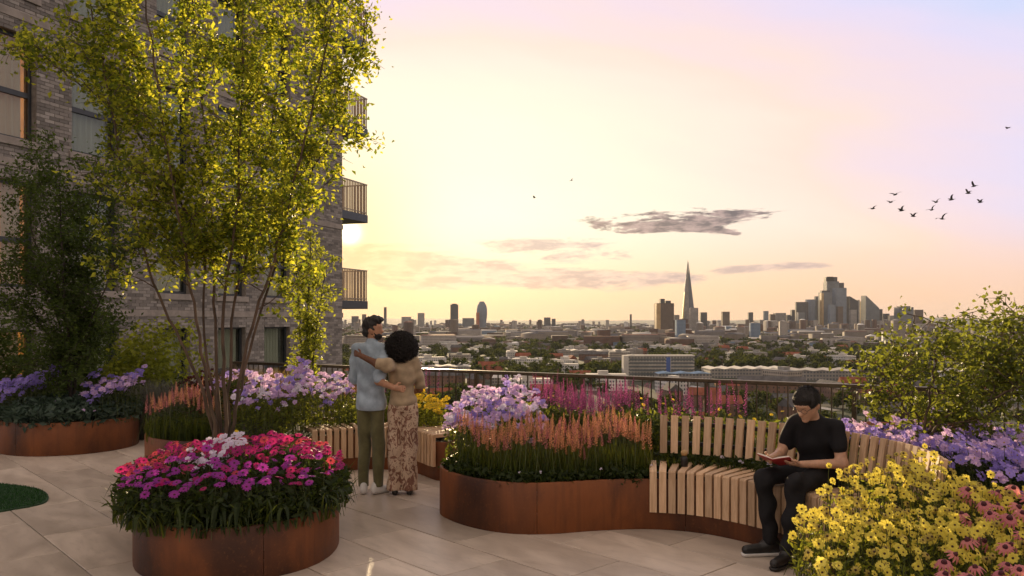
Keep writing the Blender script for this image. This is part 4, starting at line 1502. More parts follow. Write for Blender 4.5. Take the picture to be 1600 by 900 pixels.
    drift('loosestrife_planting', 'magenta loosestrife clump in front of the railing left of the bench', ell(0.72, 8.25, 0.56, 0.32, -0.4), 150, any_of('foxy'), lambda x, y: 0.86 + 0.05 * math.sin(6 * x), SO, 54, 0.04, spike=True, part='flower_spike',
          leaf_n=1700, leaf_mat='leaf_dark', leaf_size=0.06, blade_n=700, blade_h=(0.25, 0.5), scale=(0.75, 1.1))
    drift('loosestrife_planting', 'slender purple-pink spikes rising behind the left half of the bench back', spline([(1.15, 8.3), (1.4, 7.75), (2.0, 7.3), (2.2, 7.5), (1.7, 8.15)], 4, True), 40, any_of('foxy'), lambda x, y: 0.84 + 0.05 * math.sin(7 * x), SO, 55, 0.06, spike=True, part='flower_spike',
          leaf_n=1500, leaf_mat='leaf_dark', leaf_size=0.06, blade_n=700, blade_h=(0.25, 0.48), scale=(0.75, 1.1))
    drift('meadow_grass', 'olive meadow grasses with yellow dots along the balustrade', spline([(-0.2, 9.0), (0.3, 8.6), (1.3, 8.2), (2.5, 7.5), (3.4, 6.95), (3.7, 7.1), (2.5, 7.9), (1.0, 8.75), (0.2, 9.15)], 4, True), 40, any_of('gold'), lambda x, y: 0.86 + 0.06 * math.sin(5 * x), SO, 56, 0.1,
          scale=(0.4, 0.7), leaf_n=2400, leaf_mat='leaf_mid', blade_n=2600, blade_h=(0.3, 0.62), blade_w=0.006, cat='plant')
    drift('low_greenery', 'low green foliage under the bench backrest', [tuple(p) for p in spline([(1.3, 7.05), (1.75, 6.85), (2.2, 6.45), (2.5, 5.9), (2.62, 5.4), (2.8, 5.45), (2.7, 6.0), (2.4, 6.65), (1.9, 7.1), (1.4, 7.3)], 3, True)], 8, any_of('white'), lambda x, y: 0.60, SO, 57, 0.1,
          scale=(0.4, 0.6), leaf_n=2600, leaf_mat='leaf_dark', blade_n=2200, blade_h=(0.12, 0.28), cat='plant')
    polyV = spline([(2.50, 6.5), (3.0, 6.65), (3.7, 5.9), (3.9, 4.95), (3.35, 4.55), (2.95, 4.75), (2.86, 5.4), (2.72, 5.95)], 4, True)
    drift('violet_planting', 'sweep of blue-violet flowers behind the right end of the bench', polyV, 430, any_of('blue', 'blue', 'lilac'), lambda x, y: 0.86 + 0.05 * math.sin(6 * x + 4 * y) + 0.03 * (y - 5.3), SO, 58, 0.05, 1.0, 0.75, (0.6, 1.05), zn=0.045,
          leaf_n=3600, leaf_size=0.07, leaf_mat='leaf_dark')
    polyY = spline([(2.25, 4.95), (2.7, 5.15), (2.95, 4.7), (3.4, 4.45), (3.2, 3.6), (2.4, 3.3), (1.72, 3.5), (1.50, 4.05), (1.56, 4.45), (1.88, 4.85)], 4, True)
    zy = lambda x, y: 0.53 + (y - 3.9) * 0.25 + 0.05 * math.sin(5 * x + 2) + 0.04 * math.sin(9 * y + 4 * x) - 0.16 * max(0.0, 1.8 - x) ** 1.0
    drift('yellow_daisy_planting', 'mass of yellow daisies with dark eyes filling the bottom right corner', polyY, 1500, any_of('yellow'), zy, SO, 59, 0.028, 0.75, 0.95, (0.5, 0.88), lean=0.5, zn=0.045,
          leaf_n=5200, leaf_size=0.05, leaf_mat='leaf_lime', leaf_aspect=0.3, blade_n=900, blade_h=(0.1, 0.3), top=0.95)
    drift('yellow_daisy_planting', 'taller loose yellow daisies in front of the bench back', ell(2.45, 5.12, 0.26, 0.14), 22, any_of('yellow'), lambda x, y: 0.83 + 0.05 * math.sin(13 * x), SO, 60, 0.06, 0.8, 0.9, (0.5, 0.85), leaf_n=160, leaf_size=0.04, leaf_mat='leaf_lime')
    drift('coneflower_planting', 'rose-pink coneflowers with dark cones among the yellow daisies', spline([(2.0, 3.75), (2.35, 4.1), (2.5, 4.55), (3.0, 4.5), (3.0, 3.9), (2.5, 3.5)], 4, True), 54, any_of('cone'), lambda x, y: 0.62 + (y - 3.9) * 0.24, SO, 61, 0.10, 1.0, 0.55, (0.7, 1.0), leaf_n=300, leaf_size=0.05)
    # --- round planter at the left
    SF = 0.375
    drift('blue_planting', 'blue-violet flowers on the left side of the round planter', ell(-6.72, 11.1, 0.44, 0.46), 150, any_of('blue'), lambda x, y: 0.92 + 0.14 * math.sin(4 * x + 1) * 0.6 + 0.08 * (y - 11), SF, 71, 0.05, 1.0, 0.7, (0.7, 1.1), zn=0.06, leaf_n=700, leaf_mat='leaf_dark')
    drift('lilac_planting', 'lilac flowers on the right side of the round planter', ell(-5.52, 11.15, 0.38, 0.44), 120, any_of('lilac', 'blue'), lambda x, y: 0.86 + 0.08 * math.sin(7 * x) + 0.2 * (y - 11), SF, 72, 0.05, 1.0, 0.7, (0.7, 1.1), zn=0.06, leaf_n=600, leaf_mat='leaf_dark')
    drift('sage_planting', 'grey-green leafy skirt round the rim of the left round planter', ell(-6.12, 11.15, 0.90, 0.90), 10, any_of('lilac'), lambda x, y: 0.70 - 0.14 * max(0, math.hypot(x + 6.12, y - 11.15) - 0.55) / 0.35, SF, 73, 0.1, scale=(0.4, 0.6),
          leaf_n=4200, leaf_size=0.10, leaf_mat='leaf_sage', leaf_aspect=0.42, cat='plant', top=1.0)
    drift('feather_grass', 'silvery feather grass behind the right side of the round planter', ell(-5.3, 12.0, 0.45, 0.3), 8, any_of('white'), lambda x, y: 0.5, 0.0, 74, 0.1, scale=(0.3, 0.4), leaf_n=500, leaf_mat='leaf_sage', blade_n=2200,
          blade_h=(0.6, 1.15), blade_w=0.007, blade_mat='blade_silver', blade_lean=0.35, cat='plant')
    drift('straw_grass', 'straw-coloured grass glowing in front of the ground-floor windows', ell(-3.5, 11.05, 0.7, 0.25, -0.5), 8, any_of('gold'), lambda x, y: 0.8, SO, 75, 0.1, scale=(0.3, 0.5), leaf_n=200, leaf_mat='leaf_lime', blade_n=2600,
          blade_h=(0.5, 0.95), blade_w=0.007, blade_mat='blade_straw', blade_lean=0.3, cat='plant')


build_flowers()

# ------------------------------------------------------------------ the city below
GZ = -58.0


def mat_facade(name, wall, glass, fz=3.4, fu=3.0, wz=0.55, wu=0.6, rough=0.5, island=False, gloss=0.12):
    """far facade: rows of windows too small to tell apart"""
    m, N, out = new_mat(name)
    g = N.n('ShaderNodeNewGeometry')
    sp = N.n('ShaderNodeSeparateXYZ')
    N.l(g.outputs['Position'], sp.inputs[0])
    sn = N.n('ShaderNodeSeparateXYZ')
    N.l(g.outputs['True Normal'], sn.inputs[0])
    u = N.m('SUBTRACT', N.m('MULTIPLY', sp.outputs[0], sn.outputs[1]), N.m('MULTIPLY', sp.outputs[1], sn.outputs[0]))
    fzv = N.m('FRACT', N.m('DIVIDE', sp.outputs[2], fz))
    fuv = N.m('FRACT', N.m('DIVIDE', u, fu))
    win = N.m('MULTIPLY', N.m('LESS_THAN', fzv, wz), N.m('LESS_THAN', fuv, wu))
    flat = N.m('LESS_THAN', N.m('ABSOLUTE', sn.outputs[2]), 0.5)
    win = N.m('MULTIPLY', win, flat)
    w = wall
    if island:
        w = N.ramp(g.outputs['Random Per Island'], wall, 'CONSTANT')
    else:
        tc = N.n('ShaderNodeTexCoord')
        nz = N.noise(tc.outputs['Object'], 0.05, 4, 0.6)
        w = N.mix(N.smooth(nz, 0.3, 0.7), tuple(c * 0.75 for c in wall), tuple(min(1, c * 1.2) for c in wall))
    col = N.mix(win, w, glass)
    rg = N.m('SUBTRACT', rough, N.m('MULTIPLY', win, rough - gloss))
    b = pbsdf(N, col, rg, 0, 0.25)
    N.l(b.outputs[0], out.inputs[0])
    return m


def build_city():
    WALLS = [(0.0, (0.22, 0.18, 0.14)), (0.14, (0.15, 0.085, 0.06)), (0.28, (0.30, 0.26, 0.22)), (0.42, (0.12, 0.08, 0.06)), (0.56, (0.24, 0.21, 0.18)),
             (0.68, (0.42, 0.38, 0.34)), (0.80, (0.22, 0.20, 0.19)), (0.90, (0.68, 0.66, 0.62)), (0.97, (0.20, 0.27, 0.36))]
    ROOFS = [(0.0, (0.16, 0.15, 0.15)), (0.18, (0.20, 0.18, 0.165)), (0.34, (0.13, 0.085, 0.065)), (0.46, (0.30, 0.275, 0.25)), (0.58, (0.20, 0.12, 0.09)),
             (0.72, (0.40, 0.38, 0.35)), (0.80, (0.10, 0.10, 0.11)), (0.95, (0.66, 0.64, 0.60))]
    M['city_wall'] = mat_facade("city_wall", WALLS, (0.05, 0.055, 0.06), 3.2, 2.6, 0.5, 0.5, 0.8, True, 0.3)
    m, N, out = new_mat("city_roof")
    g = N.n('ShaderNodeNewGeometry')
    c = N.ramp(g.outputs['Random Per Island'], ROOFS, 'CONSTANT')
    N.l(pbsdf(N, c, 0.9, 0, 0.08).outputs[0], out.inputs[0])
    M['city_roof'] = m
    # ground
    m, N, out = new_mat("city_ground")
    tc = N.n('ShaderNodeTexCoord')
    n1 = N.noise(tc.outputs['Object'], 0.006, 6, 0.65)
    n2 = N.noise(tc.outputs['Object'], 0.03, 5, 0.7)
    c = N.mix(N.smooth(n2, 0.4, 0.6), (0.035, 0.045, 0.022), (0.10, 0.09, 0.08))
    c = N.mix(N.smooth(n1, 0.45, 0.6), c, (0.045, 0.055, 0.03))
    N.l(pbsdf(N, c, 0.95, 0, 0.1).outputs[0], out.inputs[0])
    M['city_ground'] = m
    gr = MB()
    rngs = [40, 300, 700, 1500, 3000, 6000, 9000]
    nA = 24
    vs = []
    rad = [0.0, 200, 600, 1500, 4000, 9000, 16000, 26000]
    for r in rad:
        for k in range(nA):
            t = 2 * math.pi * k / nA
            vs.append((r * math.sin(t), r * math.cos(t), GZ))
    fs = []
    for i in range(len(rad) - 1):
        for k in range(nA):
            fs.append((i * nA + k, (i + 1) * nA + k, (i + 1) * nA + (k + 1) % nA, i * nA + (k + 1) % nA))
    o = link('ground', gr.add(vs, fs[nA:]).add([vs[nA + k] for k in range(nA)], [tuple(range(nA - 1, -1, -1))]).mesh('ground', M['city_ground']))
    tag(o, kind='structure')
    # far hills along the horizon
    rng = np.random.default_rng(2)
    na, nr = 200, 7
    vs = []
    for i in range(na):
        a = math.radians(-60 + 120 * i / (na - 1))
        hgt = 66 + 16 * math.sin(i * 0.09 + 1) + 9 * math.sin(i * 0.23) + 4 * math.sin(i * 0.7) + 2.5 * rng.normal()
        for j in range(nr):
            t = j / (nr - 1)
            D = 8200 + 5200 * t
            z = GZ - 2 + hgt * (math.sin(min(1.0, t * 1.25) * math.pi / 2) ** 1.5) + rng.normal() * 1.2 * (t > 0)
            vs.append((D * math.sin(a), D * math.cos(a), z))
    fs = [(i * nr + j, i * nr + j + 1, (i + 1) * nr + j + 1, (i + 1) * nr + j) for i in range(na - 1) for j in range(nr - 1)]
    M['hill'] = mat_plain("hill", (0.055, 0.06, 0.045), 0.95, 0.5, 0.004, bmp=0)
    tag(link('hills', MB().add(vs, fs).mesh('hills', M['hill'], True)), kind='structure')

    # ---- landmark towers
    G = dict(
        glass=mat_facade("tower_glass", (0.17, 0.18, 0.19), (0.09, 0.11, 0.13), 4.0, 3.0, 0.7, 0.8, 0.35),
        dark=mat_facade("tower_dark", (0.075, 0.075, 0.08), (0.03, 0.035, 0.04), 4.0, 3.0, 0.6, 0.7, 0.5),
        blue=mat_facade("tower_blue", (0.20, 0.235, 0.28), (0.12, 0.155, 0.20), 4.0, 3.0, 0.7, 0.8, 0.3),
        brown=mat_facade("tower_brown", (0.13, 0.09, 0.065), (0.07, 0.06, 0.05), 3.4, 3.0, 0.5, 0.6, 0.7),
        pale=mat_facade("tower_pale", (0.30, 0.275, 0.25), (0.12, 0.13, 0.14), 3.4, 3.2, 0.5, 0.6, 0.7),
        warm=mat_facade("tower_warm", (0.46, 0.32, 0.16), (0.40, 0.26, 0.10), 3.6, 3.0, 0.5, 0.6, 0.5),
        red=mat_facade("tower_red", (0.42, 0.13, 0.07), (0.20, 0.07, 0.04), 3.6, 3.0, 0.4, 0.5, 0.7),
        white=mat_plain("block_white", (0.50, 0.47, 0.42), 0.9, 0.15, 0.1, bmp=0, spec=0.1),
        bluepaint=mat_plain("block_blue", (0.06, 0.11, 0.30), 0.5, 0.1, 0.1, bmp=0),
        skyblue=mat_plain("block_sky_blue", (0.26, 0.36, 0.48), 0.9, 0.15, 0.1, bmp=0, spec=0.1),
        band=mat_plain("window_band", (0.10, 0.11, 0.11), 0.3, 0.2, 0.2, bmp=0))

    def box_top(mb, w, d, h, tl=0.0, tr=0.0, ch=0.0):
        """tower body whose roof slopes from h+tl (left) to h+tr (right); chamfered corners"""
        c = ch * w
        base = [(-w / 2 + c, -d / 2), (w / 2 - c, -d / 2), (w / 2, -d / 2 + c), (w / 2, d / 2 - c), (w / 2 - c, d / 2), (-w / 2 + c, d / 2), (-w / 2, d / 2 - c), (-w / 2, -d / 2 + c)]
        top = lambda x: h + tl + (tr - tl) * (x / w + 0.5)
        vs = [(x, y, 0) for x, y in base] + [(x, y, top(x)) for x, y in base]
        n = len(base)
        mb.add(vs, [(i, (i + 1) % n, (i + 1) % n + n, i + n) for i in range(n)] + [tuple(range(n, 2 * n))])

    def tower(label, x0, x1, ytop, D, mat, tl=0, tr=0, ch=0.04, depth=None, roof=None, cat='tower', name='tower', strip=None):
        w = (x1 - x0) / F * D
        X = ((x0 + x1) / 2 - 800) / F * D
        h = EYE - (ytop - 500) / F * D - GZ
        root = thing(name, label, cat, (X, D, GZ))
        mb = MB()
        box_top(mb, w, depth or w * 0.9, h, tl / F * D, tr / F * D, ch)
        link('body', mb.mesh('body', G[mat]), root)
        if roof:
            rb = MB()
            for (a, b, dy) in roof:       # fractions of the width, rise in pixels
                rb.box(w * (a - 0.5), w * (b - 0.5), -w * 0.25, w * 0.25, h - 0.5, h + dy / F * D)
            link('roof_plant', rb.mesh('roof_plant', G['dark']), root)
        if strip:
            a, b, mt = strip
            link('painted_lit_flank', MB().box(w * (a - 0.5), w * (b - 0.5), -(depth or w * 0.9) / 2 - 1.0, 0, 0, h * 0.985).mesh('painted_lit_flank', G[mt]), root)  # strip in a lighter colour stands in for sunlight on the flank
        return root

    # pointed glass spire
    D = 3300
    root = thing('spire_tower', 'very tall tapering glass spire tower, highest in the skyline', 'skyscraper', (sx(1075, D), D, GZ))
    h = EYE + 95 / F * D - GZ
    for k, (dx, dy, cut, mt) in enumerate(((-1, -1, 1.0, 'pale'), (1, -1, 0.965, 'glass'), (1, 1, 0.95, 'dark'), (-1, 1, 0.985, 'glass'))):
        b = 36.0
        mb = MB()
        f = lambda z: (1 - z * 0.985) * b
        zs = [0, 0.3, 0.6, 0.9, cut]
        vs = []
        for z in zs:
            r = f(z)
            vs += [(dx * 0.6, dy * 0.6, z * h), (dx * r, dy * 0.6, z * h), (dx * r * 0.86, dy * r * 0.86, z * h), (dx * 0.6, dy * r, z * h)]
        fs = []
        for i in range(len(zs) - 1):
            for e in range(4):
                fs.append((i * 4 + e, i * 4 + (e + 1) % 4, (i + 1) * 4 + (e + 1) % 4, (i + 1) * 4 + e))
        fs.append(tuple(range((len(zs) - 1) * 4, len(zs) * 4)))
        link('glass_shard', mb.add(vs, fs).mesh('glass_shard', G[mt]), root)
    link('painted_glare_edge', MB().add([(-38, -37, 0), (-30, -37.2, 0), (-30, -20, 0), (-38, -20, 0), (-17.5, -16.5, h * 0.56), (-15.5, -16.6, h * 0.56), (-15.5, -12, h * 0.56), (-17.5, -12, h * 0.56)], [(0, 1, 5, 4), (1, 2, 6, 5), (2, 3, 7, 6), (3, 0, 4, 7), (4, 5, 6, 7)]).mesh('painted_glare_edge', mat_plain('spire_glare_paint', (0.80, 0.66, 0.28), 0.5, 0.1, 0.1, bmp=0)), root)  # added golden sliver: sun glare on the glass put in as colour
    tower('grey block standing against the right foot of the spire', 1078, 1090, 481, 3200, 'pale')
    tower('slim low block left of the spire foot', 1053, 1061, 492, 3250, 'pale')
    tower('brown hospital tower with left flank painted as if sunlit, left of the spire', 1024, 1051, 474, 3150, 'brown', roof=[(0.25, 0.5, 7), (0.55, 0.85, 4)], strip=(-0.02, 0.22, 'warm'))
    # bulging glass tower and slim dark tower at the left
    D = 4600
    root = thing('bulging_tower', 'pale blue bulging glass tower with orange-red block at its foot', 'tower', (sx(753, D), D, GZ))
    h = EYE + 29 / F * D - GZ
    mb = MB()
    prof = [(0.0, 20), (0.3, 25), (0.55, 30), (0.72, 30), (0.86, 25), (0.95, 17), (1.0, 12)]
    n = 16
    vs = [(r * math.cos(2 * math.pi * k / n), 0.6 * r * math.sin(2 * math.pi * k / n), z * h) for z, r in prof for k in range(n)]
    fs = [(i * n + k, i * n + (k + 1) % n, (i + 1) * n + (k + 1) % n, (i + 1) * n + k) for i in range(len(prof) - 1) for k in range(n)] + [tuple((len(prof) - 1) * n + k for k in range(n))]
    link('body', mb.add(vs, fs).mesh('body', G['blue']), root)
    link('red_annex', MB().box(-32, -14, -30, -19, 0, h * 0.62).mesh('red_annex', G['red']), root)
    tower('slim dark slab tower left of the bulging blue tower', 704, 716, 476, 4700, 'dark', roof=[(0.2, 0.8, 1.5)])
    tower('grey squat block between the slim tower and the bulging tower', 723, 741, 497, 4500, 'glass')
    for lab, a, b, t, mt in (('small tower left of the slim dark slab tower', 653, 663, 489, 'pale'), ('low grey pair of blocks right of the man\'s head', 628, 642, 495, 'pale'),
                             ('thin mast-like tower just right of the man\'s head', 600, 604, 480, 'dark'), ('grey tower seen left of the man\'s head', 550, 560, 494, 'dark'),
                             ('pale tower at the left behind the man\'s shoulder', 566, 572, 491, 'brown'), ('tiny far church tower in the centre of the horizon', 984, 987, 491, 'dark'),
                             ('broad low block far off in the centre left', 850, 860, 496, 'dark'), ('dark pair of far blocks centre left', 862, 868, 498, 'dark')):
        tower(lab, a, b, t, 5200, mt)
    for lab, a, b, t, mt in (('first small tower right of the spire', 1094, 1104, 488, 'dark'), ('second small tower right of the spire', 1128, 1139, 487, 'brown'),
                             ('third small tower right of the spire', 1169, 1176, 488, 'dark'), ('fourth small tower right of the spire', 1193, 1200, 486, 'blue'),
                             ('fifth small tower right of the spire', 1203, 1210, 491, 'brown'), ('broad pale tower left of the cluster', 1210, 1226, 489, 'pale'),
                             ('grey tower nearest the cluster on its left', 1228, 1242, 492, 'glass')):
        tower(lab, a, b, t, 4300, mt)
    # cluster of skyscrapers
    D = 4100
    tower('dark rounded tower at the left of the skyscraper cluster', 1243, 1262, 472, D - 60, 'dark', ch=0.3)
    tower('blue-grey round-shouldered tower second in the skyscraper cluster', 1259, 1276, 468, D, 'blue', ch=0.3)
    tower('squat warm tower in the middle of the skyscraper cluster', 1275, 1288, 470, D + 40, 'brown')
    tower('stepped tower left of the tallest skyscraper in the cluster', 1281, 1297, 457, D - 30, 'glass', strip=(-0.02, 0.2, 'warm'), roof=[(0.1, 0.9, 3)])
    tower('tallest stepped skyscraper of the cluster at the right', 1289, 1308, 440, D + 60, 'glass', roof=[(0.0, 0.92, 7), (0.1, 0.6, 7.5)])
    tower('tall dark shoulder behind the tallest skyscraper', 1306, 1317, 442, D + 120, 'dark')
    tower('blue-grey slab right of the tallest skyscraper', 1303, 1320, 450, D, 'blue')
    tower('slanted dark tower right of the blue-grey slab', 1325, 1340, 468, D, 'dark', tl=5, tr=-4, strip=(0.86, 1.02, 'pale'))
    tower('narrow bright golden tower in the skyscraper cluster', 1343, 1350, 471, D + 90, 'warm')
    tower('wedge-shaped tower sloping down to the right', 1349, 1370, 473, D - 20, 'glass', tl=11, tr=-9)
    tower('small dark tower at the right of the wedge tower', 1366, 1377, 483, D + 50, 'dark')
    tower('square grey tower half hidden by the shrub tree', 1401, 1423, 480, D - 200, 'glass', roof=[(0.15, 0.85, 1.5)])
    tower('narrow brown tower beside the square grey tower', 1427, 1440, 484, D - 100, 'brown')
    for lab, a, b, t, mt, dd in (('low dark tower behind the rounded tower of the cluster', 1236, 1246, 484, 'dark', 150), ('slim tower between the round-shouldered tower and the stepped tower', 1273, 1280, 463, 'glass', 130),
                             ('short blue tower at the foot of the tallest skyscraper', 1295, 1304, 476, 'blue', -120), ('short brown tower in front of the blue-grey slab', 1308, 1316, 479, 'brown', -130),
                             ('slim dark tower between the slab and the slanted tower', 1319, 1326, 472, 'dark', 100), ('low pale tower in front of the slanted tower', 1328, 1337, 484, 'pale', -150),
                             ('small glass tower between the slanted and the golden tower', 1338, 1345, 477, 'glass', 140), ('low dark block right of the wedge tower', 1378, 1388, 490, 'dark', 60),
                             ('low pale block between the wedge and the square tower', 1388, 1400, 493, 'pale', 0), ('low glass block in front of the rounded tower', 1246, 1256, 488, 'glass', -160)):
        tower(lab, a, b, t, D + dd, mt)
    # ---- nearer single buildings
    D = 793
    root = thing('estate_block', 'wide white flat-roofed slab block with blue stair strip above the railing', 'building', (sx(1030, D), D, GZ))
    w, h = 110 / F * D, 24.0
    link('body', MB().box(-w / 2, w / 2, 0, 14, 0, h).mesh('body', mat_facade("estate_wall", (0.40, 0.37, 0.32), (0.16, 0.16, 0.15), 3.0, 3.0, 0.5, 0.7, 0.7)), root)
    link('end_wall', MB().box(-w / 2 - 0.3, -w / 2 + 4.5, -0.4, 14.3, 0, h + 0.6).mesh('end_wall', G['white']), root)
    link('stair_strip', MB().box(w * 0.10, w * 0.10 + 4, -0.6, -0.02, 0, h - 1).mesh('stair_strip', G['bluepaint']), root)
    link('roof', MB().box(-w / 2 + 4.6, w / 2 + 0.5, -0.5, 14.5, h + 0.02, h + 1.0).mesh('roof', G['white']), root)
    for k in range(6):
        link('window_band', MB().box(-w / 2 + 5.5, w * 0.09, -0.25, -0.02, 2.0 + k * 3.6, 3.9 + k * 3.6).mesh('window_band', G['band']), root)
        link('window_band', MB().box(w * 0.17, w / 2 - 1, -0.25, -0.02, 2.0 + k * 3.6, 3.9 + k * 3.6).mesh('window_band', G['band']), root)
    def shed(label, x0, x1, ytop, H, mat, dep, name='shed', D=None, walls=True):
        D = D or F * (EYE - (GZ + H)) / (ytop - 500)
        X, w = sx((x0 + x1) / 2, D), (x1 - x0) / F * D
        root = thing(name, label, 'building', (X, D, GZ))
        link('walls', MB().box(-w / 2, w / 2, 0, dep, 0, H).mesh('walls', G['pale']), root)
        mb = MB()
        nb = max(2, int(w / 14))
        for k in range(nb):      # shallow pitched bays
            a, b = -w / 2 + w * k / nb, -w / 2 + w * (k + 1) / nb
            mb.add([(a, -0.5, H + .02), (b, -0.5, H + .02), (b, dep, H + .02), (a, dep, H + .02), ((a + b) / 2, -0.5, H + 1.6), ((a + b) / 2, dep, H + 1.6)],
                   [(0, 4, 5, 3), (1, 2, 5, 4), (0, 1, 4), (2, 3, 5)])
        link('roof', mb.mesh('roof', G[mat]), root)
    shed('long white-roofed shed left of the white slab block', 880, 1000, 548, 8, 'white', 45)
    shed('pale long roof at the right above the railing', 1110, 1240, 577, 9, 'white', 40)
    shed('second pale long roof further right above the railing', 1245, 1350, 580, 9, 'pale', 40)
    shed('low sky-blue shed in front of the white slab block', 1028, 1112, 584, 9, 'skyblue', 20)
    shed('white flat roof just right of the woman\'s hair', 662, 735, 573, 8, 'white', 30)
    shed('small blue roof in the middle left of the city', 690, 724, 533, 9, 'skyblue', 30)
    shed('turquoise roof at the foot of the spire', 1088, 1110, 527, 14, 'skyblue', 40)

    # ---- low buildings: the nearest as single objects, the rest as one far town
    rng = np.random.default_rng(6)
    kinds = []
    def gable(L, W, H, R):
        wall, roof = MB(), MB()
        wall.box(-L / 2, L / 2, -W / 2, W / 2, 0, H)
        roof.add([(-L / 2 - .3, -W / 2 - .3, H - .1), (L / 2 + .3, -W / 2 - .3, H - .1), (L / 2 + .3, W / 2 + .3, H - .1), (-L / 2 - .3, W / 2 + .3, H - .1), (-L / 2 - .3, 0, H + R), (L / 2 + .3, 0, H + R)],
                 [(0, 1, 5, 4), (2, 3, 4, 5), (0, 4, 3), (1, 2, 5)])
        return wall, roof
    def flat(L, W, H, par):
        wall, roof = MB(), MB()
        wall.box(-L / 2, L / 2, -W / 2, W / 2, 0, H)
        roof.box(-L / 2 + .4, L / 2 - .4, -W / 2 + .4, W / 2 - .4, H + .02, H + par)
        roof.box(-L * .2, L * .05, -W * .2, W * .2, H + par, H + par + 2.4)
        return wall, roof
    wallc = dict(brick=mat_facade("low_brick", (0.17, 0.10, 0.07), (0.07, 0.06, 0.055), 3.4, 4.2, 0.42, 0.28, 0.85), white=mat_facade("low_white", (0.62, 0.60, 0.56), (0.10, 0.11, 0.12), 3.0, 2.6, 0.5, 0.5, 0.8),
                 stone=mat_facade("low_stone", (0.36, 0.32, 0.27), (0.07, 0.07, 0.07), 3.0, 2.6, 0.5, 0.5, 0.8))
    roofc = dict(red=mat_plain("roof_red_tile", (0.22, 0.075, 0.045), 0.9, 0.3, 0.2, bmp=0, spec=0.1), slate=mat_plain("roof_slate", (0.10, 0.095, 0.095), 0.9, 0.3, 0.2, bmp=0, spec=0.1), white=G['white'], grey=mat_plain("roof_grey", (0.26, 0.25, 0.235), 0.9, 0.2, 0.2, bmp=0, spec=0.1))
    spec = [('terraced_house', 'small house with slate roof among the trees below', 'houses with slate roofs below the terrace', gable(16, 9, 7, 4), 'brick', 'slate'),
            ('terraced_house', 'small house with red tiled roof among the trees below', 'houses with red roofs below the terrace', gable(18, 9, 7, 4), 'brick', 'red'),
            ('low_block', 'low white flat-roofed block among the city trees', 'white low blocks in the city', flat(30, 14, 11, .8), 'white', 'white'),
            ('low_block', 'low stone-coloured flat-roofed block among the city trees', 'stone-coloured low blocks in the city', flat(26, 14, 13, .8), 'stone', 'grey'),
            ('row_house', 'long brick terrace with grey roof in the city', 'long brick terraces in the city', gable(46, 9, 8, 3.5), 'brick', 'slate'),
            ('low_shed', 'low pale-roofed shed in the city', 'pale sheds in the city', gable(34, 20, 6, 2.2), 'stone', 'white')]
    pre = []
    for nm, lab, grp, (wl, rf), wm, rm in spec:
        pre.append((nm, lab, grp, wl.mesh(nm + '_wall', wallc[wm]), rf.mesh(nm + '_roof', roofc[rm])))
    taken = []
    n_obj = 0
    while n_obj < 230:
        D = float(rng.uniform(330, 1750))
        px = rng.uniform(545, 1560)
        if D < 560 and not (1100 < px < 1560):
            continue
        X = sx(px, D)
        if any(abs(X - a) < 30 and abs(D - b) < 26 for a, b in taken):
            continue
        if abs(X - sx(1030, 793)) < 55 and 700 < D < 880:
            continue
        if 735 < D < 930 and 1095 < px < 1370:
            continue
        k = int(rng.choice(6, p=(0.24, 0.22, 0.18, 0.14, 0.12, 0.10)))
        if D < 600:
            k = int(rng.choice((0, 1, 1)))
        nm, lab, grp, wme, rme = pre[k]
        o = link(nm, wme, None, (X, D, GZ), (0, 0, float(rng.choice((0.35, 0.35 + math.pi / 2, -0.1)) + rng.normal(0, 0.15))))
        s = float(rng.uniform(0.85, 1.25))
        o.scale = (s, s, s)
        tag(o, lab, 'building', grp)
        link('roof', rme, o)
        taken.append((X, D))
        n_obj += 1
    # the far town
    nb = 6400
    D = 1650 + (8600 - 1650) * rng.random(nb) ** 1.25
    px = rng.uniform(520, 1640, nb)
    X = (px - 800) / F * D
    big = rng.random(nb)
    L = np.where(big < 0.85, rng.uniform(12, 46, nb), rng.uniform(25, 90, nb))
    W = np.where(big < 0.85, rng.uniform(9, 18, nb), rng.uniform(15, 40, nb))
    H = np.where(big < 0.88, rng.uniform(6, 15, nb), rng.uniform(14, 30, nb))
    H = np.where((big > 0.985), rng.uniform(30, 62, nb), H)
    L = np.where((big > 0.985), rng.uniform(14, 26, nb), L)
    W = np.where((big > 0.985), rng.uniform(14, 22, nb), W)
    mid = (px > 1150) & (px < 1460) & (D > 3300) & (D < 4700) & (rng.random(nb) < 0.35)
    H = np.where(mid, rng.uniform(22, 62, nb), H)
    a = rng.choice((0.35, 1.92, -0.1, 1.2), nb) + rng.normal(0, 0.15, nb)
    ca, sa = np.cos(a), np.sin(a)
    def corners(sxn, syn):
        return X + ca * L / 2 * sxn - sa * W / 2 * syn, D + sa * L / 2 * sxn + ca * W / 2 * syn
    vw = np.empty((nb, 8, 3))
    vr = np.empty((nb, 6, 3))
    for i, (p, q) in enumerate(((-1, -1), (1, -1), (1, 1), (-1, 1))):
        x, y = corners(p, q)
        vw[:, i] = np.stack([x, y, np.full(nb, GZ)], 1)
        vw[:, i + 4] = np.stack([x, y, GZ + H], 1)
        vr[:, i] = np.stack([x, y, GZ + H + 0.05], 1)
    R = np.where(rng.random(nb) < 0.55, rng.uniform(2, 4, nb), 0.3)
    for i, p in ((4, -1), (5, 1)):
        x, y = corners(p, 0)
        vr[:, i] = np.stack([x, y, GZ + H + R], 1)
    b = np.arange(nb)[:, None] * 8
    qw = np.concatenate([b + f for f in ([0, 1, 5, 4], [1, 2, 6, 5], [2, 3, 7, 6], [3, 0, 4, 7])])
    b = np.arange(nb)[:, None] * 6
    o = link('far_town_walls', mesh_np('far_town_walls', vw.reshape(-1, 3), [qw]), mat=M['city_wall'])
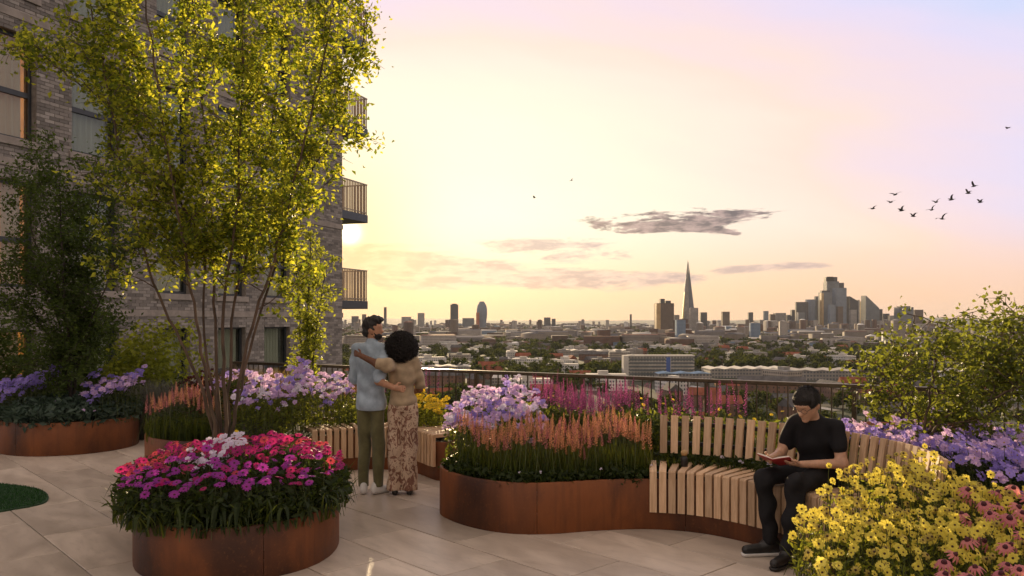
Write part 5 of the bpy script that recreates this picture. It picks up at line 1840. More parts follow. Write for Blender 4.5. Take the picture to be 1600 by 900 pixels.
    tag(o, 'far-off mass of city buildings stretching to the horizon', 'town', kind='stuff')
    o2 = link('roofs', mesh_np('far_town_roofs', vr.reshape(-1, 3), [np.concatenate([b + [0, 4, 3], b + [1, 2, 5]]), np.concatenate([b + [0, 1, 5, 4], b + [2, 3, 4, 5]])]), o, mat=M['city_roof'], kind='stuff')
    # ---- trees of the city as one mass
    M['city_leaf'] = mat_leaf("city_tree_leaf", (0.028, 0.042, 0.014), (0.06, 0.075, 0.026), (0.09, 0.10, 0.02), 0.3, 0.9, 0.0)
    C, S, K = [], [], []
    def add_trees(n, d0, d1, power, nl, size, r0, r1):
        D = d0 + (d1 - d0) * rng.random(n) ** power
        px = rng.uniform(500, 1660, n)
        if d1 < 800:
            px = rng.uniform(480, 1700, n)
        x = (px - 800) / F * D
        # gather in belts
        f = np.sin(x * 0.011 + 1.3 * np.sin(D * 0.0045)) + np.sin(D * 0.016 + x * 0.004)
        ok = (f > -0.55) | (rng.random(n) < 0.3)
        for p0, p1, d0_, d1_ in ((1095, 1365, 600, 890), (865, 1015, 960, 1420), (650, 745, 640, 900), (960, 1125, 560, 830)):
            ok &= ~((px > p0) & (px < p1) & (D > d0_) & (D < d1_))
        x, D = x[ok], D[ok]
        r = rng.uniform(r0, r1, len(x))
        for xi, di, ri in zip(x, D, r):
            u = rand_unit(rng, nl)
            lump = 0.72 + 0.28 * np.sin(u[:, 0] * 5 + xi) * np.sin(u[:, 1] * 4 + di) + 0.12 * rng.normal(size=nl)
            p = u * (ri * lump)[:, None]
            p[:, 2] *= 0.85
            p += (xi, di, GZ + ri * 1.15)
            C.append(p)
            S.append(np.full(nl, size * ri))
    add_trees(520, 240, 780, 0.9, 190, 0.30, 3.5, 7.0)
    add_trees(2000, 700, 1800, 1.0, 80, 0.42, 4.0, 8.5)
    add_trees(6000, 1700, 7500, 1.5, 30, 0.75, 5.0, 10.0)
    C, S = np.concatenate(C), np.concatenate(S)
    n = len(C)
    A = rand_unit(rng, n)
    Q = rand_unit(rng, n)
    Sd = np.cross(A, Q)
    Sd /= np.linalg.norm(Sd, axis=1)[:, None] + 1e-9
    v, t = leaf_cloud(C, A, Sd, S * 1.3, S)
    o = link('city_trees', mesh_np('city_trees', v, [t]), mat=M['city_leaf'])
    tag(o, 'dark green belts of trees between the city roofs', 'trees', kind='stuff')
    # pale road below the balustrade
    rd = MB()
    P0, P1 = at(1130, 612, F * 59.7 / 112), at(1225, 628, F * 59.7 / 128)
    a, b_ = Vector((P0.x, P0.y)), Vector((P1.x, P1.y))
    dr = (b_ - a).normalized()
    q = Vector((-dr.y, dr.x)) * 4
    a, b_ = a - dr * 60, b_ + dr * 60
    rd.add([(*(a - q), GZ + .3), (*(b_ - q), GZ + .3), (*(b_ + q), GZ + .3), (*(a + q), GZ + .3)], [(0, 1, 2, 3)])
    tag(link('road', rd.mesh('road', mat_plain("pale_road", (0.30, 0.28, 0.25), 0.5, 0.15, 0.1, bmp=0))), kind='structure')


build_city()


def build_haze():
    m, N, out = new_mat("haze_air")
    pv = N.n('ShaderNodeVolumePrincipled')
    pv.inputs['Color'].default_value = (0.80, 0.82, 0.90, 1)
    pv.inputs['Density'].default_value = HAZE
    pv.inputs['Anisotropy'].default_value = 0.0
    N.l(pv.outputs[0], out.inputs['Volume'])
    o = link('haze', MB().box(-15000, 15000, -800, 15000, GZ - 6, 262).mesh('haze', m))
    tag(o, kind='stuff')


HAZE = 2.2e-5
build_haze()

# ------------------------------------------------------------------ people (smooth implicit surfaces turned into one mesh)
class Field:
    def __init__(self, lo, hi, h):
        self.lo, self.h = np.array(lo, float), h
        self.n = np.ceil((np.array(hi) - self.lo) / h).astype(int) + 1
        self.V = np.full(tuple(self.n), 0.5, dtype=np.float32)

    def _sub(self, lo, hi):
        a = np.maximum(0, np.floor((np.array(lo) - self.lo) / self.h).astype(int))
        b = np.minimum(self.n, np.ceil((np.array(hi) - self.lo) / self.h).astype(int) + 1)
        if np.any(b <= a):
            return None, None
        ax = [self.lo[i] + self.h * np.arange(a[i], b[i]) for i in range(3)]
        P = np.stack(np.meshgrid(*ax, indexing='ij'), -1)
        return tuple(slice(a[i], b[i]) for i in range(3)), P

    def _put(self, sl, d, k, cut=False):
        v = self.V[sl]
        if cut:
            self.V[sl] = np.maximum(v, -d)
            return
        if k <= 0:
            self.V[sl] = np.minimum(v, d)
            return
        hh = np.clip(0.5 + 0.5 * (v - d) / k, 0, 1)
        self.V[sl] = v * (1 - hh) + d * hh - k * hh * (1 - hh)

    def cone(self, a, b, ra, rb, k=0.03, flat=None):
        """tapered capsule a->b"""
        a, b = np.array(a, float), np.array(b, float)
        m = max(ra, rb) + 0.06
        sl, P = self._sub(np.minimum(a, b) - m, np.maximum(a, b) + m)
        if sl is None:
            return self
        ab = b - a
        t = np.clip(((P - a) @ ab) / (ab @ ab + 1e-12), 0, 1)
        d = np.linalg.norm(P - (a + t[..., None] * ab), axis=-1) - (ra + (rb - ra) * t)
        self._put(sl, d, k)
        return self

    def chain(self, pts, radii, k=0.03):
        for i in range(len(pts) - 1):
            self.cone(pts[i], pts[i + 1], radii[i], radii[i + 1], k)
        return self

    def ell(self, c, r, k=0.03, R=None, cut=False):
        c, r = np.array(c, float), np.array(r, float)
        m = r.max() + 0.06
        sl, P = self._sub(c - m, c + m)
        if sl is None:
            return self
        q = P - c
        if R is not None:
            q = q @ np.array(R.to_3x3())          # rotate into the local frame
        q0 = np.linalg.norm(q / r, axis=-1)
        q1 = np.linalg.norm(q / (r * r), axis=-1)
        self._put(sl, q0 * (q0 - 1.0) / np.maximum(q1, 1e-6), k, cut)
        return self

    def above(self, z):
        ax = self.lo[2] + self.h * np.arange(self.n[2])
        self.V = np.maximum(self.V, (z - ax)[None, None, :].astype(np.float32))
        return self

    def below(self, z):
        ax = self.lo[2] + self.h * np.arange(self.n[2])
        self.V = np.maximum(self.V, (ax - z)[None, None, :].astype(np.float32))
        return self

    def half(self, p, nrm):
        """cut away everything on the side the normal points to"""
        ax = [self.lo[i] + self.h * np.arange(self.n[i]) for i in range(3)]
        d = (ax[0][:, None, None] - p[0]) * nrm[0] + (ax[1][None, :, None] - p[1]) * nrm[1] + (ax[2][None, None, :] - p[2]) * nrm[2]
        self.V = np.maximum(self.V, d.astype(np.float32))
        return self

    def folds(self, amp, freq, seed=0, dirv=(0.3, 0.2, 1.0)):
        ax = [self.lo[i] + self.h * np.arange(self.n[i]) for i in range(3)]
        X, Y, Z = np.meshgrid(*ax, indexing='ij')
        r = np.random.default_rng(seed)
        w = np.zeros_like(X)
        for _ in range(4):
            d = np.array(dirv) + r.normal(0, 0.5, 3)
            f = freq * r.uniform(0.6, 1.5)
            w += np.sin(f * (X * d[0] + Y * d[1] + Z * d[2]) + 1.5 * np.sin(0.4 * f * (X + Y * 0.7 - Z * 0.3)) + r.uniform(0, 6))
        self.V += (w * amp / 2.0).astype(np.float32)
        return self

    def mesh(self, name):
        V = self.V
        n = np.array(V.shape)
        S = V < 0
        offs = [(0, 0, 0), (1, 0, 0), (0, 1, 0), (1, 1, 0), (0, 0, 1), (1, 0, 1), (0, 1, 1), (1, 1, 1)]
        cnt = np.zeros(tuple(n - 1), dtype=np.int8)
        for o in offs:
            cnt += S[o[0]:n[0] - 1 + o[0], o[1]:n[1] - 1 + o[1], o[2]:n[2] - 1 + o[2]]
        idx = np.argwhere((cnt > 0) & (cnt < 8))
        vals = np.stack([V[idx[:, 0] + o[0], idx[:, 1] + o[1], idx[:, 2] + o[2]] for o in offs], 1)
        acc, num = np.zeros((len(idx), 3)), np.zeros(len(idx))
        oa = np.array(offs, float)
        for i in range(8):
            for j in range(i + 1, 8):
                if np.abs(oa[i] - oa[j]).sum() != 1:
                    continue
                a, b = vals[:, i], vals[:, j]
                cr = (a < 0) != (b < 0)
                t = np.where(cr, a / np.where(cr, a - b, 1), 0)
                acc += np.where(cr[:, None], oa[i] + t[:, None] * (oa[j] - oa[i]), 0)
                num += cr
        verts = self.lo + self.h * (idx + acc / num[:, None])
        mp = np.full(tuple(n - 1), -1, dtype=np.int64)
        mp[idx[:, 0], idx[:, 1], idx[:, 2]] = np.arange(len(idx))
        quads = []
        for ax in range(3):
            u, w = (ax + 1) % 3, (ax + 2) % 3
            lo_ = [slice(None)] * 3
            hi_ = [slice(None)] * 3
            lo_[ax], hi_[ax] = slice(0, -1), slice(1, None)
            for q in (u, w):
                lo_[q] = slice(1, -1)
                hi_[q] = slice(1, -1)
            A, B = S[tuple(lo_)], S[tuple(hi_)]
            e = np.argwhere(A != B)
            if not len(e):
                continue
            flip = A[e[:, 0], e[:, 1], e[:, 2]]
            g = e.copy()
            g[:, u] += 1
            g[:, w] += 1
            def cell(du, dw):
                c = g.copy()
                c[:, u] -= du
                c[:, w] -= dw
                return mp[c[:, 0], c[:, 1], c[:, 2]]
            q = np.stack([cell(1, 1), cell(0, 1), cell(0, 0), cell(1, 0)], 1)
            q[~flip] = q[~flip][:, ::-1]
            quads.append(q[(q >= 0).all(1)])
        return mesh_np(name, verts, [np.concatenate(quads)], True)


def hand(f, wrist, palm, nrm, thumb_side, curl=0.5, s=1.0):
    """palm and five fingers: wrist -> palm direction, palm normal, thumb side"""
    w, d, n_, t = Vector(wrist), Vector(palm).normalized(), Vector(nrm).normalized(), Vector(thumb_side).normalized()
    c = w + d * 0.055 * s
    for o in (-0.6, 0.0, 0.6):
        f.cone(w + t * 0.014 * o * s, c + t * 0.030 * o * s + d * 0.028 * s, 0.017 * s, 0.0125 * s, 0.012)
    for i, (o, L) in enumerate(((0.9, 0.062), (0.3, 0.070), (-0.3, 0.066), (-0.9, 0.052))):
        b = c + d * 0.026 * s + t * 0.030 * o * s
        m_ = b + (d * (1 - 0.35 * curl) + n_ * curl * 0.6) * L * 0.5 * s
        e = m_ + (d * (1 - 0.9 * curl) + n_ * curl) * L * 0.5 * s
        f.chain([tuple(b), tuple(m_), tuple(e)], [0.0092 * s, 0.0085 * s, 0.0072 * s], 0.004)
    b = w + d * 0.025 * s + t * 0.026 * s
    m_ = b + (d * 0.7 + t * 0.7) * 0.032 * s + n_ * 0.012 * s
    e = m_ + (d * 0.95 + t * 0.15 + n_ * 0.3 * curl) * 0.03 * s
    f.chain([tuple(b), tuple(m_), tuple(e)], [0.0125 * s, 0.0105 * s, 0.0085 * s], 0.008)


def mat_skin(name, col):
    m, N, out = new_mat(name)
    tc = N.n('ShaderNodeTexCoord')
    nz = N.noise(tc.outputs['Object'], 30, 4, 0.6)
    c = N.mix(N.smooth(nz, 0.3, 0.7), tuple(x * 0.88 for x in col), tuple(x * 1.1 for x in col))
    b = pbsdf(N, c, 0.5, 0, 0.35)
    b.inputs['Subsurface Weight'].default_value = 0.12
    b.inputs['Subsurface Radius'].default_value = (0.01, 0.004, 0.002)
    N.l(b.outputs[0], out.inputs[0])
    return m


def mat_cloth(name, col, scale=220, var=0.2, rough=0.85, sheen=0.15):
    m, N, out = new_mat(name)
    tc = N.n('ShaderNodeTexCoord')
    n1 = N.noise(tc.outputs['Object'], scale, 3, 0.6)
    n2 = N.noise(tc.outputs['Object'], 7, 4, 0.6)
    c = N.mix(N.smooth(n2, 0.3, 0.7), tuple(x * (1 - var) for x in col), tuple(x * (1 + var) for x in col))
    b = pbsdf(N, c, rough, 0, 0.25)
    b.inputs['Sheen Weight'].default_value = sheen
    N.l(bump(N, N.m('ADD', N.m('MULTIPLY', n1, 0.3), n2), 0.35, 0.006), b.inputs['Normal'])
    N.l(b.outputs[0], out.inputs[0])
    return m


def build_people():
    M['skin_a'] = mat_skin("skin_warm", (0.42, 0.22, 0.13))
    M['skin_b'] = mat_skin("skin_deep", (0.15, 0.065, 0.035))
    M['skin_c'] = mat_skin("skin_fair", (0.50, 0.29, 0.19))
    M['hair'] = mat_plain("hair_black", (0.014, 0.010, 0.008), 0.6, 0.4, 60, bmp=0.5)
    M['shirt'] = mat_cloth("cloth_light_blue", (0.33, 0.40, 0.47))
    M['olive'] = mat_cloth("cloth_olive", (0.11, 0.10, 0.045))
    M['beige'] = mat_cloth("cloth_beige", (0.36, 0.27, 0.17))
    M['black'] = mat_cloth("cloth_black", (0.009, 0.0085, 0.010), 220, 0.2, 0.85, 0.0)
    M['denim'] = mat_cloth("cloth_charcoal", (0.012, 0.0115, 0.013), 220, 0.25, 0.8, 0.0)
    M['shoe_white'] = mat_plain("shoe_white", (0.62, 0.60, 0.57), 0.6, 0.1)
    M['shoe_black'] = mat_plain("shoe_black", (0.015, 0.014, 0.014), 0.45, 0.2)
    # patterned trousers
    m, N, out = new_mat("cloth_patterned")
    tc = N.n('ShaderNodeTexCoord')
    mp = N.n('ShaderNodeMapping')
    mp.inputs['Scale'].default_value = (1, 1, 0.8)
    N.l(tc.outputs['Object'], mp.inputs[0])
    n1 = N.noise(mp.outputs[0], 13, 3, 0.55, 1.6)
    n2 = N.noise(mp.outputs[0], 26, 2, 0.5, 2.4)
    c = N.mix(N.smooth(n1, 0.52, 0.56), (0.52, 0.38, 0.27), (0.22, 0.11, 0.075))
    c = N.mix(N.m('MULTIPLY', N.smooth(n2, 0.60, 0.64), 0.8), c, (0.12, 0.055, 0.04))
    b = pbsdf(N, c, 0.85, 0, 0.2)
    N.l(b.outputs[0], out.inputs[0])
    M['pattern'] = m
    H = 0.0075

    # ---------- standing man, back to us, head turned to the right. Local: +x right, +y away from the camera
    root = thing('person', 'standing man in light blue shirt and olive trousers, arm round the woman', 'person', (sx(580, 8.12), 8.12, 0), math.radians(-8))
    f = Field((-0.42, -0.34, -0.01), (0.62, 0.34, 1.83), H)
    f.ell((0, 0, 0.95), (0.158, 0.115, 0.13)).ell((0, 0.005, 1.12), (0.148, 0.105, 0.2), 0.06).ell((0, 0.0, 1.31), (0.182, 0.115, 0.18), 0.06)
    f.cone((-0.15, 0, 1.435), (0.15, 0, 1.435), 0.062, 0.062, 0.05).cone((0, -0.012, 1.44), (0.008, 0.012, 1.57), 0.062, 0.056, 0.04)
    # head facing +x, a little up
    f.ell((0.022, 0.018, 1.668), (0.116, 0.077, 0.108), 0.02).ell((0.042, 0.018, 1.612), (0.086, 0.058, 0.062), 0.03)
    f.cone((0.124, 0.018, 1.655), (0.148, 0.018, 1.632), 0.011, 0.014, 0.015).ell((0.107, 0.018, 1.592), (0.031, 0.03, 0.02), 0.02).ell((0.107, 0.018, 1.688), (0.026, 0.05, 0.014), 0.02)
    f.ell((0.014, -0.058, 1.648), (0.026, 0.012, 0.032), 0.006)
    f.ell((0.014, 0.094, 1.648), (0.026, 0.012, 0.032), 0.006)
    f.chain([(0.19, 0, 1.42), (0.155, -0.165, 1.15), (0.375, -0.205, 1.085)], [0.056, 0.042, 0.029], 0.03)
    hand(f, (0.375, -0.205, 1.085), (1, 0.22, -0.12), (0.1, 1, 0), (0, 0.1, 1), 0.25)
    f.chain([(-0.19, 0, 1.42), (-0.235, 0.02, 1.14), (-0.16, 0.19, 0.98)], [0.058, 0.043, 0.028], 0.03)
    hand(f, (-0.16, 0.19, 0.98), (0.5, 0.6, -0.5), (0.6, -0.4, 0), (0, 0.3, 1), 0.5)
    for s in (-1, 1):
        f.chain([(s * 0.085, 0, 0.88), (s * 0.094, 0.01, 0.50), (s * 0.093, -0.015, 0.10)], [0.080, 0.056, 0.040], 0.03)
        f.cone((s * 0.092, -0.03, 0.055), (s * 0.10, 0.06, 0.045), 0.034, 0.026, 0.02)
    body = link('body', f.mesh('man_body'), root, mat=M['skin_a'])
    # hair and beard
    g = Field((-0.15, -0.10, 1.52), (0.20, 0.14, 1.83), 0.006)
    g.ell((0.000, 0.018, 1.695), (0.128, 0.086, 0.098), 0.02).ell((0.065, 0.018, 1.752), (0.09, 0.07, 0.045), 0.03).ell((-0.053, 0.018, 1.63), (0.072, 0.07, 0.06), 0.02)
    g.ell((0.150, 0.018, 1.665), (0.090, 0.10, 0.052), 0, None, True).folds(0.0045, 90, 2)
    link('hair', g.mesh('man_hair'), root, mat=M['hair'])
    g = Field((-0.06, -0.09, 1.52), (0.19, 0.12, 1.68), 0.006)
    g.ell((0.072, 0.018, 1.595), (0.069, 0.058, 0.05), 0.02).ell((0.036, -0.03, 1.62), (0.036, 0.02, 0.045), 0.02).ell((0.036, 0.066, 1.62), (0.036, 0.02, 0.045), 0.02)
    g.ell((0.126, 0.018, 1.64), (0.06, 0.06, 0.035), 0, None, True).folds(0.003, 90, 3)
    link('beard', g.mesh('man_beard'), root, mat=M['hair'])
    root.scale = (0.78, 0.95, 1.0)
    # shirt
    g = Field((-0.34, -0.26, 0.78), (0.34, 0.26, 1.56), H)
    g.ell((0, 0, 1.31), (0.198, 0.138, 0.21), 0.05).ell((0, 0.0, 1.10), (0.178, 0.138, 0.24), 0.06).ell((0, 0, 0.90), (0.192, 0.158, 0.22), 0.06)
    g.cone((-0.155, 0, 1.44), (0.155, 0, 1.44), 0.078, 0.078, 0.05)
    g.chain([(0.19, 0, 1.42), (0.160, -0.15, 1.175)], [0.080, 0.066], 0.03).chain([(-0.19, 0, 1.42), (-0.235, 0.01, 1.17)], [0.082, 0.068], 0.03)
    g.cone((0.0, -0.012, 1.46), (0.006, 0.005, 1.515), 0.074, 0.070, 0.02)
    g.folds(0.010, 24, 4).above(0.845)
    link('shirt', g.mesh('man_shirt'), root, mat=M['shirt'])
    # trousers and shoes
    g = Field((-0.28, -0.2, 0.05), (0.28, 0.2, 1.0), H)
    g.ell((0, -0.005, 0.91), (0.165, 0.122, 0.10), 0.03)
    for s in (-1, 1):
        g.chain([(s * 0.082, 0, 0.86), (s * 0.094, 0.01, 0.50), (s * 0.095, -0.015, 0.085)], [0.098, 0.080, 0.066], 0.03)
    g.folds(0.009, 24, 5, (0.5, 0.3, 1.0)).above(0.075)
    link('trousers', g.mesh('man_trousers'), root, mat=M['olive'])
    for s, a in ((-1, -0.35), (1, 0.75)):
        g = Field((-0.2, -0.14, -0.002), (0.3, 0.24, 0.14), 0.006)
        ca, sa = math.cos(a), math.sin(a)
        P = lambda x, y, z: (s * 0.092 + x * ca + y * sa, -0.02 - x * sa + y * ca, z)
        g.cone(P(0, -0.045, 0.045), P(0, 0.15, 0.036), 0.044, 0.036, 0.03).cone(P(0, -0.03, 0.09), P(0, 0.0, 0.085), 0.042, 0.044, 0.04).above(0.002)
        link('shoe', g.mesh('man_shoe'), root, mat=M['shoe_white'])

    # ---------- woman with round afro, back to us
    root = thing('person', 'standing woman with round afro, beige top and patterned wide trousers', 'person', (sx(629, 8.10), 8.10, 0), math.radians(4))
    f = Field((-0.62, -0.34, -0.01), (0.36, 0.40, 1.66), H)
    f.ell((0, 0, 0.90), (0.155, 0.115, 0.12)).ell((0, 0.005, 1.06), (0.118, 0.09, 0.18), 0.06).ell((0, 0, 1.22), (0.148, 0.10, 0.15), 0.06)
    f.cone((-0.125, 0, 1.315), (0.125, 0, 1.315), 0.05, 0.05, 0.05).cone((0, -0.005, 1.32), (0, 0.012, 1.43), 0.048, 0.045, 0.03)
    f.ell((-0.02, 0.03, 1.50), (0.080, 0.092, 0.105), 0.02).ell((-0.016, 0.05, 1.45), (0.058, 0.06, 0.055), 0.03)
    f.cone((-0.02, 0.118, 1.49), (-0.02, 0.135, 1.468), 0.01, 0.013, 0.012).ell((-0.098, 0.03, 1.49), (0.012, 0.02, 0.03), 0.006).ell((0.058, 0.03, 1.49), (0.012, 0.02, 0.03), 0.006)
    # left arm across the man's back to his far shoulder
    f.chain([(-0.12, -0.03, 1.30), (-0.165, -0.205, 1.30), (-0.28, -0.25, 1.325), (-0.46, -0.19, 1.395)], [0.05, 0.046, 0.038, 0.027], 0.03)
    hand(f, (-0.46, -0.19, 1.395), (-0.85, 0.4, 0.3), (0.4, 0.8, -0.1), (0.2, 0.1, 1), 0.35, 0.92)
    f.chain([(0.155, 0, 1.30), (0.20, 0.06, 1.05), (0.10, 0.24, 1.0)], [0.05, 0.037, 0.025], 0.03)
    hand(f, (0.10, 0.24, 1.0), (-0.6, 0.6, 0.1), (-0.5, -0.6, 0), (0, 0.2, 1), 0.5, 0.92)
    for s in (-1, 1):
        f.chain([(s * 0.078, 0, 0.86), (s * 0.082, 0.0, 0.47), (s * 0.082, -0.01, 0.09)], [0.082, 0.054, 0.036], 0.03)
        f.cone((s * 0.08, -0.02, 0.055), (s * 0.10, 0.11, 0.03), 0.036, 0.028, 0.03)
    link('body', f.mesh('woman_body'), root, mat=M['skin_b'])
    # afro: core plus fine curls
    rng = np.random.default_rng(15)
    c0 = np.array((-0.015, 0.005, 1.465))
    g = Field((-0.25, -0.22, 1.24), (0.22, 0.24, 1.68), 0.008)
    root.scale = (0.84, 0.97, 1.0)
    g.ell(tuple(c0), (0.186, 0.160, 0.162), 0.02).ell((0, 0.14, 1.45), (0.065, 0.09, 0.09), 0, None, True).folds(0.008, 95, 6)
    hair = link('hair', g.mesh('woman_hair'), root, mat=M['hair'])
    u = rand_unit(rng, 14000)
    u = u[(u[:, 1] < 0.72)]
    Cc = c0 + u * np.array((0.188, 0.162, 0.164)) * rng.uniform(0.95, 1.10, (len(u), 1))
    v, t = leaves_at(rng, Cc, 0.022, 0.25, 0.0)
    link('curls', mesh_np('curls', v, [t]), hair, mat=M['hair'], kind='stuff')
    # top
    g = Field((-0.42, -0.34, 0.80), (0.32, 0.27, 1.44), H)
    g.ell((0, 0, 1.22), (0.17, 0.125, 0.17), 0.05).ell((0, 0, 1.06), (0.142, 0.115, 0.18), 0.06).ell((0, 0, 0.93), (0.165, 0.13, 0.10), 0.05)
    g.cone((-0.13, 0, 1.325), (0.13, 0, 1.325), 0.062, 0.062, 0.05)
    g.chain([(-0.12, -0.03, 1.305), (-0.165, -0.205, 1.30), (-0.295, -0.25, 1.33)], [0.066, 0.064, 0.058], 0.03).chain([(0.155, 0, 1.30), (0.198, 0.045, 1.10)], [0.07, 0.066], 0.03)
    g.folds(0.009, 26, 7).above(0.885).half((-0.285, -0.25, 1.335), (-0.88, 0.10, 0.2))
    link('top', g.mesh('woman_top'), root, mat=M['beige'])
    # wide trousers
    g = Field((-0.34, -0.26, 0.03), (0.34, 0.26, 0.98), H)
    g.ell((0, 0, 0.89), (0.162, 0.125, 0.11), 0.03)
    for s in (-1, 1):
        g.chain([(s * 0.08, 0, 0.86), (s * 0.082, 0.0, 0.45), (s * 0.085, -0.01, 0.06)], [0.104, 0.092, 0.098], 0.03)
    g.folds(0.009, 24, 8, (1.0, 0.8, 0.12)).above(0.045)
    link('trousers', g.mesh('woman_trousers'), root, mat=M['pattern'])
    for s in (-1, 1):
        g = Field((-0.2, -0.12, -0.002), (0.2, 0.2, 0.12), 0.006)
        g.cone((s * 0.085, -0.075, 0.035), (s * 0.10, 0.12, 0.028), 0.036, 0.03, 0.03).cone((s * 0.085, -0.04, 0.07), (s * 0.085, -0.02, 0.07), 0.036, 0.036, 0.03).above(0.002)
        link('shoe', g.mesh('woman_shoe'), root, mat=M['shoe_black'])

    # ---------- seated reader. Local: +y the way he faces, +x his right
    fx, fy = -0.774, -0.633
    hip = Vector((2.36, 6.17))
    rz = math.atan2(-fx, fy)
    root = thing('person', 'seated man in black T-shirt and trousers reading a red book', 'person', (hip.x, hip.y, 0), rz)
    f = Field((-0.42, -0.22, -0.01), (0.42, 0.92, 1.30), 0.007)
    f.ell((0, 0.0, 0.60), (0.16, 0.125, 0.105)).ell((0, 0.0, 0.73), (0.135, 0.105, 0.16), 0.06).ell((0, 0.045, 0.86), (0.150, 0.105, 0.145), 0.06)
    f.cone((-0.135, 0.06, 0.955), (0.135, 0.06, 0.955), 0.048, 0.048, 0.04).cone((0, 0.075, 0.97), (0, 0.135, 1.055), 0.056, 0.052, 0.03)
    # head bowed towards the book
    R = Matrix.Rotation(math.radians(-27), 4, 'X')
    hc = Vector((0, 0.175, 1.115))
    L = lambda x, y, z: tuple(hc + R @ Vector((x, y, z)))
    f.ell(L(0, 0, 0.01), (0.076, 0.095, 0.105), 0.02, R).ell(L(0, 0.022, -0.05), (0.056, 0.068, 0.058), 0.03, R)
    f.cone(L(0, 0.088, 0.0), L(0, 0.112, -0.028), 0.010, 0.014, 0.014).ell(L(0, 0.078, -0.062), (0.027, 0.018, 0.012), 0.012, R).ell(L(0, 0.072, -0.095), (0.026, 0.024, 0.02), 0.02, R)
    f.ell(L(0, 0.085, 0.03), (0.05, 0.016, 0.012), 0.015, R)
    for s in (-1, 1):
        f.ell(L(s * 0.077, -0.012, -0.012), (0.011, 0.022, 0.032), 0.006, R)
        f.ell(L(s * 0.030, 0.094, 0.004), (0.014, 0.008, 0.009), 0.0, R, True)
        f.ell(L(s * 0.030, 0.081, 0.004), (0.012, 0.010, 0.009), 0.004, R)
    wr_l, wr_r = (-0.075, 0.37, 0.695), (0.185, 0.39, 0.70)
    f.chain([(-0.17, 0.06, 0.94), (-0.235, 0.10, 0.69), wr_l], [0.048, 0.040, 0.026], 0.03)
    hand(f, wr_l, (0.75, 0.75, 0.05), (0.1, -0.1, 1), (-0.5, 0.7, 0.3), 0.45)
    f.chain([(0.17, 0.06, 0.94), (0.255, 0.13, 0.70), wr_r], [0.048, 0.040, 0.026], 0.03)
    hand(f, wr_r, (-0.5, 0.8, 0.05), (-0.2, -0.1, 1), (0.3, 0.4, 0.8), 0.55)
    legs = {1: [(0.09, 0.03, 0.585), (0.165, 0.49, 0.575), (0.125, 0.465, 0.10)], -1: [(-0.09, 0.03, 0.585), (-0.105, 0.50, 0.57), (-0.09, 0.575, 0.10)]}
    for s in (1, -1):
        f.chain(legs[s], [0.074, 0.046, 0.036], 0.02)
    f.cone((0.125, 0.46, 0.062), (0.20, 0.585, 0.055), 0.030, 0.020, 0.01).cone((-0.09, 0.57, 0.062), (-0.10, 0.71, 0.055), 0.030, 0.020, 0.01)
    link('body', f.mesh('reader_body'), root, mat=M['skin_c'])
    g = Field((-0.13, 0.00, 1.02), (0.13, 0.34, 1.28), 0.006)
    g.ell(L(0, -0.010, 0.036), (0.085, 0.100, 0.094), 0.02, R).ell(L(0, -0.050, -0.03), (0.068, 0.055, 0.06), 0.02, R)
    g.ell(L(0, 0.135, -0.030), (0.12, 0.098, 0.074), 0, R, True).ell(L(0, 0.045, -0.10), (0.12, 0.085, 0.075), 0, R, True).folds(0.005, 85, 9)
    hair = link('hair', g.mesh('reader_hair'), root, mat=M['hair'])
    rng = np.random.default_rng(33)
    u = rand_unit(rng, 4200)
    u = u[(u[:, 2] > -0.35) & ((u[:, 1] < 0.55) | (u[:, 2] > 0.42))]
    c_ = np.array([L(*(q * np.array((0.086, 0.101, 0.095)) + np.array((0, -0.010, 0.036)))) for q in u])
    n_ = (c_ - np.array(L(0, -0.010, 0.036)))
    n_ /= np.linalg.norm(n_, axis=1)[:, None]
    dn_ = np.array(R.to_3x3() @ Vector((0, 0.75, -0.55))) + rng.normal(0, 0.35, (len(u), 3))
    A_ = dn_ - n_ * (dn_ * n_).sum(1)[:, None] + n_ * 0.22
    A_ /= np.linalg.norm(A_, axis=1)[:, None]
    S_ = np.cross(A_, n_)
    S_ /= np.linalg.norm(S_, axis=1)[:, None]
    v, t = leaf_cloud(c_ + n_ * 0.003, A_, S_, rng.uniform(0.03, 0.05, len(u)), np.full(len(u), 0.006))
    xs = rng.uniform(-0.072, 0.072, 320)
    c2 = np.array([L(x, 0.088 * math.sqrt(max(0.0, 1 - (x / 0.088) ** 2)) + 0.003 + rng.normal(0, 0.003), 0.062 + rng.normal(0, 0.006) - 0.12 * abs(x)) for x in xs])
    A2 = np.array([tuple((R.to_3x3() @ Vector((rng.normal(0, 0.25), 0.12, -1.0))).normalized()) for _ in xs])
    S2 = np.cross(A2, np.array(R.to_3x3() @ Vector((0, 1, 0))))
    S2 /= np.linalg.norm(S2, axis=1)[:, None]
    v2, t2 = leaf_cloud(c2, A2, S2, rng.uniform(0.022, 0.036, len(xs)), np.full(len(xs), 0.007))
    v, t = np.concatenate([v, v2]), np.concatenate([t, t2 + len(v)])
    link('strands', mesh_np('strands', v, [t]), hair, mat=M['hair'], kind='stuff')
    # glasses
    gl = MB()
    for s in (-1, 1):
        pts = [L(s * 0.033 + 0.024 * math.cos(a), 0.108, 0.002 + 0.019 * math.sin(a)) for a in [2 * math.pi * k / 12 for k in range(13)]]
        gl.tube(pts, 0.0017, 4, False)
        gl.tube([L(s * 0.057, 0.106, 0.006), L(s * 0.079, 0.05, 0.008), L(s * 0.081, -0.012, 0.004)], 0.0018, 4)
    gl.tube([L(-0.010, 0.109, 0.004), L(0.010, 0.109, 0.004)], 0.0022, 4)
    link('glasses', gl.mesh('glasses', M['shoe_black']), root)
    # T-shirt
    g = Field((-0.34, -0.2, 0.52), (0.36, 0.3, 1.08), 0.007)
